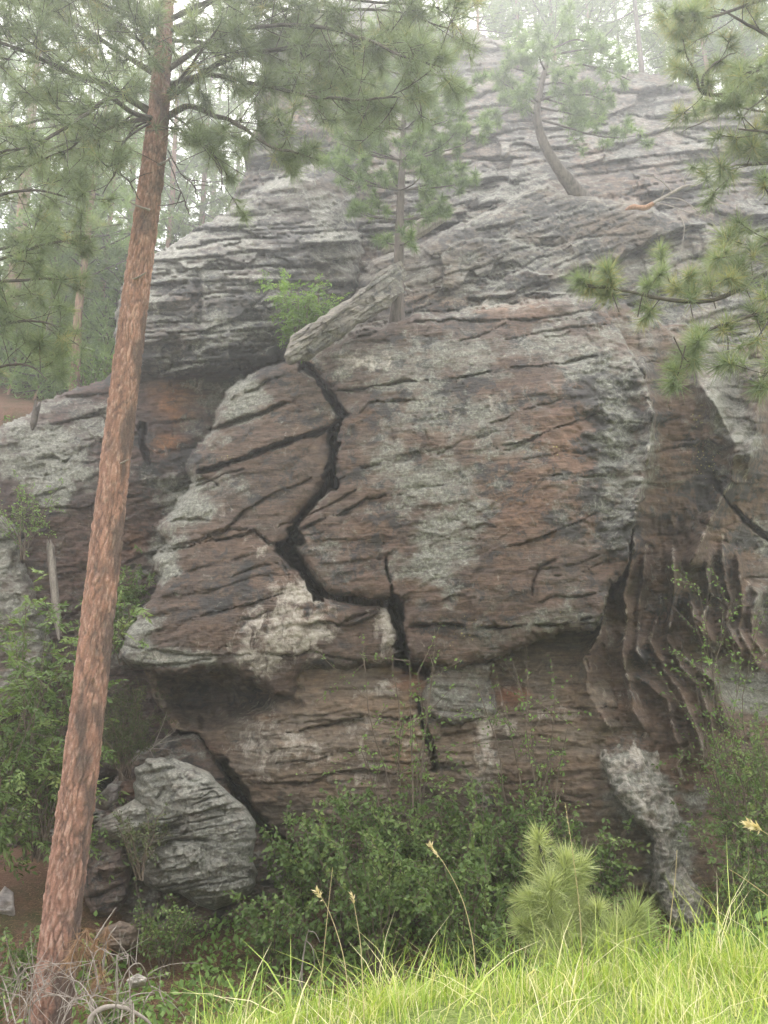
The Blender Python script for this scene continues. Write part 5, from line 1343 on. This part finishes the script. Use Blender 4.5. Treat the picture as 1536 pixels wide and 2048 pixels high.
def seed_stalk(label, pts, head_from, head_len, n_spk):
    P = px_path(pts, 30)
    root = empty("grass_stalk", P[0], label=label, cat="grass stalk", group="tall grass stalks")
    b = Bag()
    tube(b, P, np.linspace(0.0028, 0.0012, 30), 5, 0.35)
    b.build("stem", M_STRAW, root)
    b = Bag()
    for q in range(n_spk):
        f = head_from + (1 - head_from) * q / max(1, n_spk - 1)
        i = min(int(f * 29), 28)
        c = P[i]
        T = nrm(P[i + 1] - P[i])
        d = nrm(T + 0.45 * rng.normal(size=3))
        L = head_len * rng.uniform(0.7, 1.2)
        s = nrm(np.cross(d, rng.normal(size=3))) * L * 0.13
        V = np.array([c, c + d * L * 0.4 + s, c + d * L, c + d * L * 0.4 - s])
        b.add(V, np.array([[0, 1, 2], [0, 2, 3]]), rng.uniform(0.5, 1.0))
    b.build("seed_head", M_STRAW, root)
seed_stalk("thin tall stalk with bare tip left of centre in the grass", [(636,2040,4.3),(645,1930,4.3),(656,1820,4.3),(665,1735,4.3)], 0.97, 0.01, 3)
seed_stalk("stalk with a pale drooping seed head left of the thin bare stalk", [(700,2040,4.5),(690,1930,4.6),(672,1860,4.7),(652,1810,4.75),(632,1780,4.75)], 0.86, 0.035, 26)
seed_stalk("short stalk with small upright seed head right of the thin bare stalk", [(728,2040,4.5),(722,1900,4.6),(712,1830,4.65),(704,1788,4.65)], 0.84, 0.03, 20)
seed_stalk("arching stalk with a plump seed head near the middle of the grass", [(952,1960,4.2),(945,1880,4.25),(925,1800,4.3),(890,1730,4.35),(858,1690,4.4)], 0.86, 0.036, 30)
seed_stalk("straight slender stalk in front of the young pine", [(1166,1960,4.0),(1160,1830,4.0),(1146,1710,4.0),(1130,1605,4.0)], 0.8, 0.014, 24)
seed_stalk("straight stalk in front of the lichened rib", [(1336,1900,4.3),(1342,1830,4.3),(1350,1760,4.3),(1354,1700,4.3)], 0.97, 0.01, 3)
seed_stalk("leaning bare stalk at the right edge", [(1560,1810,4.1),(1520,1780,4.1),(1485,1755,4.1),(1458,1738,4.1)], 0.96, 0.01, 3)
seed_stalk("plump pale seed head at the right edge", [(1610,1900,3.6),(1590,1760,3.6),(1560,1690,3.6),(1530,1665,3.6),(1496,1648,3.6)], 0.8, 0.045, 34)

# young pine in front of the shrubs
def young_pine(label, shoots, base, stems):
    root = empty("young_pine", base, label=label, cat="tree", group="young pines on the bank")
    w, tf = Bag(), []
    for pts, r in stems:
        tube(w, px_path(pts, 14), np.linspace(r, r * 0.5, 14), 7, 0.5)
    for px, py, Y, dx, dz, ln in shoots:
        c = at(px, py, Y)
        d = nrm(np.array([dx, rng.uniform(-0.5, 0.5), dz]))
        tube(w, np.array([c - d * ln, c - d * ln * 0.5, c]), [0.012, 0.01, 0.006], 5, 0.5)
        for q in range(9):
            tf.append((c - d * ln * q / 9.0, d + 0.1 * rng.normal(size=3)))
    w.build("trunk", M_LIMB, root)
    add_needles("crown", tf, 80, 0.21, 0.0042, M_NEEDLE_YOUNG, root, var=(0.25, 0.95), spread=0.62, droop=0.05)
b0 = gz(1120, 6.6)
young_pine("bushy young pine with long pale needles standing behind the grass", [(1078,1672,6.6,-0.05,1,0.42),(1135,1712,6.5,0.25,1,0.4),(1060,1790,6.5,-0.5,0.6,0.35),(1150,1775,6.6,0.5,0.7,0.35),(1100,1760,6.4,0,1,0.35),(1045,1800,6.7,-0.9,0.35,0.3),(1125,1830,6.4,0.2,0.9,0.3),(1075,1840,6.5,-0.3,0.8,0.3),(1165,1730,6.6,0.5,0.8,0.3),(1110,1890,6.3,0,0.9,0.3),(1150,1880,6.4,0.5,0.7,0.3),(1040,1850,6.5,-0.8,0.5,0.3),(1160,1820,6.5,0.8,0.5,0.3)], b0,
    [([(1122,2040,6.6),(1112,1900,6.6),(1104,1800,6.6),(1080,1690,6.6)],0.024), ([(1122,1950,6.6),(1128,1850,6.55),(1132,1760,6.5)],0.018), ([(1108,1860,6.6),(1080,1830,6.6),(1060,1800,6.6)],0.014)])
b1 = gz(1215, 6.4)
young_pine("low young pine right of the bushy one", [(1195,1815,6.4,-0.1,1,0.35),(1275,1820,6.4,0.6,0.9,0.3),(1230,1850,6.3,0.2,1,0.3),(1180,1860,6.4,-0.5,0.8,0.3),(1250,1870,6.3,0.5,0.6,0.3),(1210,1890,6.2,0,0.9,0.3),(1290,1860,6.4,0.9,0.5,0.3),(1170,1830,6.5,-0.4,0.9,0.3),(1240,1900,6.2,0.3,0.9,0.3)], b1,
    [([(1215,2040,6.4),(1212,1930,6.4),(1198,1830,6.4)],0.02), ([(1215,1960,6.4),(1245,1890,6.4),(1272,1830,6.4)],0.014)])

# ------------------------------------------------------------------ dead wood
def dead_branch(name, label, main, twigs, r, mat=M_DEAD, cat="dead branch", group=None, k=7):
    P = px_path(main, 26)
    root = empty(name, P[0], label=label, cat=cat, group=group)
    b = Bag()
    tube(b, P, np.linspace(r, r * 0.3, 26) * (1 + 0.15 * noise2(np.arange(26) * 0.7, np.full(26, main[0][0]), 3)), k, 0.5)
    b.build("stem", mat, root)
    for t in twigs:
        b = Bag()
        Q = px_path(t[0], 16)
        tube(b, Q, np.linspace(t[1], t[1] * 0.35, 16), 5, 0.5)
        b.build("twig", mat, root)
    return root

fb = dead_branch("fallen_branch", "fallen pale dead branch with orange broken end on the upper ledge", [(1282,418,14.4),(1310,405,14.3),(1345,385,14.2),(1372,372,14.1),(1395,372,14.0)],
    [([(1310,405,14.3),(1340,412,14.1),(1380,425,13.9),(1430,440,13.8)],0.018), ([(1345,385,14.2),(1320,360,14.1),(1290,350,14.0),(1262,345,14.0)],0.014), ([(1372,372,14.1),(1362,350,14.0),(1345,345,14.0)],0.012), ([(1330,395,14.2),(1365,400,14.0),(1400,425,13.9),(1450,455,13.8)],0.014), ([(1355,420,14.0),(1368,450,13.9),(1366,480,13.85),(1362,505,13.8)],0.012), ([(1320,400,14.2),(1330,370,14.1),(1320,345,14.1)],0.01)], 0.05)
b = Bag()
tube(b, px_path([(1250,420,14.45),(1266,414,14.4),(1290,416,14.35),(1306,407,14.3)], 12), np.array([0.012,0.03,0.045,0.05,0.06,0.05,0.055,0.06,0.055,0.055,0.05,0.05]), 9, 0.5)
b.build("split_end", M_SPLIT, fb)["label"] = "orange freshly split wood end"

def plank_log(name, label, a, b_, r, mat, flat=0.5, cat="log"):
    a, b_ = np.array(a), np.array(b_)
    root = empty(name, a, label=label, cat=cat)
    ax = nrm(b_ - a)
    n, k = 50, 28
    up = nrm(np.cross(np.cross(ax, [0, 0, 1.0]), ax)); si = np.cross(ax, up)
    ang = np.linspace(0, 2 * math.pi, k, endpoint=False)
    u = np.linspace(0, 1, n)
    gro = 1 + 0.16 * noise2(ang * 4.5, ang * 0 + 3, 5)
    taper = np.where(u < 0.25, 0.25 + 3 * u, 1.0)
    V = a + ax * (np.linalg.norm(b_ - a) * u)[:, None, None] + (up * (np.sin(ang) * gro)[:, None] + si * (np.cos(ang) * gro * flat)[:, None]) * (r * taper)[:, None, None]
    V = V + ax * (0.12 * noise2(ang * 3, ang * 0 + 9, 8) * (u[:, None] > 0.9))[..., None]
    V = np.vstack([V.reshape(-1, 3), [a + ax * 0.02, b_ + ax * 0.02]])
    i, j = np.meshgrid(np.arange(n - 1), np.arange(k), indexing='ij')
    j2 = (j + 1) % k
    Fq = np.stack([i * k + j, i * k + j2, (i + 1) * k + j2, (i + 1) * k + j], -1).reshape(-1, 4)
    jj = np.arange(k)
    cap = np.stack([(n - 1) * k + jj, (n - 1) * k + (jj + 1) % k, np.full(k, n * k + 1), np.full(k, n * k + 1)], -1)
    o = mesh_np("wood", V, Fq, mat, root)
    capo = Bag(); capo.add(V, cap[:, :3], 0.5); capo.build("broken_end", mat, root)
    return root
plank_log("weathered_log", "weathered split log leaning on the crag behind the ledge pine", at(765, 505, 14.2), at(880, 432, 14.6), 0.17, M_WOOD, 0.6)
plank_log("dead_snag", "splintered grey dead snag wedged against the lichened wall at left", at(118, 1280, 12.4), at(100, 1090, 12.9), 0.075, M_WOOD, 0.7, "snag")
plank_log("charred_snag", "short dark broken stub on top of the lichened wall at left", at(64, 860, 13.0), at(74, 812, 13.1), 0.07, M_LIMB, 0.7, "snag")

def brush(name, label, center, n, spread_px, seed, r=0.0034):
    root = empty(name, at(*center), label=label, cat="dead brush", group="dead brush in the left corner")
    rr = np.random.default_rng(seed)
    for q in range(n):
        x0, y0 = center[0] + rr.uniform(-0.3, 0.3) * spread_px, center[1] + rr.uniform(-10, 40)
        dx, up = rr.uniform(-1, 1) * spread_px, rr.uniform(40, 150)
        Y = center[2] + rr.uniform(-0.5, 0.5)
        P = px_path([(x0, y0, Y), (x0 + dx * 0.35, y0 - up * 0.8, Y + rr.uniform(-.2, .2)), (x0 + dx * 0.75, y0 - up, Y + rr.uniform(-.3, .3)), (x0 + dx * 1.05, y0 - up * rr.uniform(0.3, 0.9), Y + rr.uniform(-.4, .4))], 20)
        b = Bag()
        tube(b, P, np.linspace(r * rr.uniform(0.7, 1.6), 0.0025, 20), 5, 0.5)
        for s in range(5):
            i = rr.integers(5, 19)
            d = nrm(rr.normal(size=3) + [0, 0, 0.3]); L = rr.uniform(0.08, 0.3)
            t = np.linspace(0, 1, 7)[:, None]
            tube(b, P[i] + d * L * t + rr.normal(0, 0.5, 3) * L * t * t, np.linspace(0.0026, 0.0012, 7), 4, 0.5)
        b.build("twig", M_DEAD, root)
brush("dead_brush", "tangle of pale curled dead twigs left of the trunk base", (40, 2040, 5.6), 11, 110, 3)
brush("dead_brush", "arching pale dead twigs right of the trunk base", (240, 2050, 5.5), 13, 130, 5)
dead_branch("arched_dead_branch", "thick pale arched dead branch at the bottom left", [(178,2060,5.2),(186,2030,5.2),(215,2014,5.2),(250,2016,5.2),(290,2038,5.2),(310,2060,5.2)], [([(186,2030,5.2),(180,2000,5.2),(200,1985,5.2)],0.006), ([(240,2014,5.2),(270,1990,5.2),(310,1985,5.2)],0.006)], 0.02)
dead_branch("bent_dead_twig", "thin bent grey twig standing in the shaded ditch", [(606,2010,8.2),(604,1940,8.2),(612,1880,8.2),(618,1858,8.2)], [([(612,1880,8.2),(626,1900,8.1),(630,1950,8.1)],0.006), ([(616,1862,8.2),(630,1866,8.2),(640,1885,8.2)],0.005), ([(604,1930,8.2),(598,1970,8.1),(600,2000,8.1)],0.005)], 0.01)

def dead_tuft():
    root = empty("dead_pine_sprig", at(190, 1990, 5.9), label="rust-brown dead pine sprig hanging before the trunk base", cat="dead sprig")
    tf = []
    for pts in ([(232,1815,5.9),(205,1855,5.9),(185,1900,5.9),(200,1985,5.9)], [(235,1850,5.9),(215,1880,5.9),(205,1940,5.9)]):
        w = Bag()
        tube(w, px_path(pts, 12), np.linspace(0.004, 0.009, 12), 5, 0.5)
        w.build("twig", M_DEAD, root)
    for px, py in ((150,1905),(172,1885),(190,1900),(165,1920),(140,1930),(212,1880),(205,1915),(200,1960),(185,1990),(215,2010)):
        tf.append((at(px, py - 12, 5.9), np.array([rng.uniform(-.5, .1), 0, -1.0])))
    add_needles("needles", tf, 60, 0.16, 0.0022, M_NEEDLE_DEAD, root, spread=0.55, droop=0.5)
dead_tuft()
dead_branch("bare_twigs", "fan of bare grey twigs beside the dark hollow", [(300,1500,11.6),(325,1480,11.5),(350,1462,11.4)], [([(305,1497,11.6),(325,1450,11.5),(335,1420,11.4)],0.006), ([(310,1490,11.6),(350,1480,11.4),(375,1476,11.3)],0.006), ([(305,1497,11.6),(340,1500,11.4),(350,1520,11.3)],0.005), ([(300,1500,11.6),(310,1520,11.5),(318,1535,11.4)],0.005), ([(300,1500,11.6),(330,1475,11.4),(362,1440,11.3)],0.005)], 0.008)

# ------------------------------------------------------------------ haze
def haze():
    x0, x1, y0, y1, z0, z1 = -165, 165, -125, 330, -4.0, 41.0
    V = np.array([(x, y, z) for x in (x0, x1) for y in (y0, y1) for z in (z0, z1)], float)
    Fq = np.array([[0, 1, 3, 2], [4, 6, 7, 5], [0, 4, 5, 1], [2, 3, 7, 6], [0, 2, 6, 4], [1, 5, 7, 3]])
    m = bpy.data.materials.new("pale_haze")
    m.use_nodes = True
    nt = m.node_tree
    nt.nodes.clear()
    out = nt.nodes.new("ShaderNodeOutputMaterial")
    v = nt.nodes.new("ShaderNodeVolumePrincipled")
    v.inputs["Color"].default_value = (0.94, 0.965, 1.0, 1)
    v.inputs["Density"].default_value = 0.0052
    v.inputs["Anisotropy"].default_value = 0.68
    nt.links.new(v.outputs[0], out.inputs["Volume"])
    o = mesh_np("haze", V, Fq, m)
    tag(o, label="thin pale haze filling the air", cat="haze", kind="stuff")
haze()
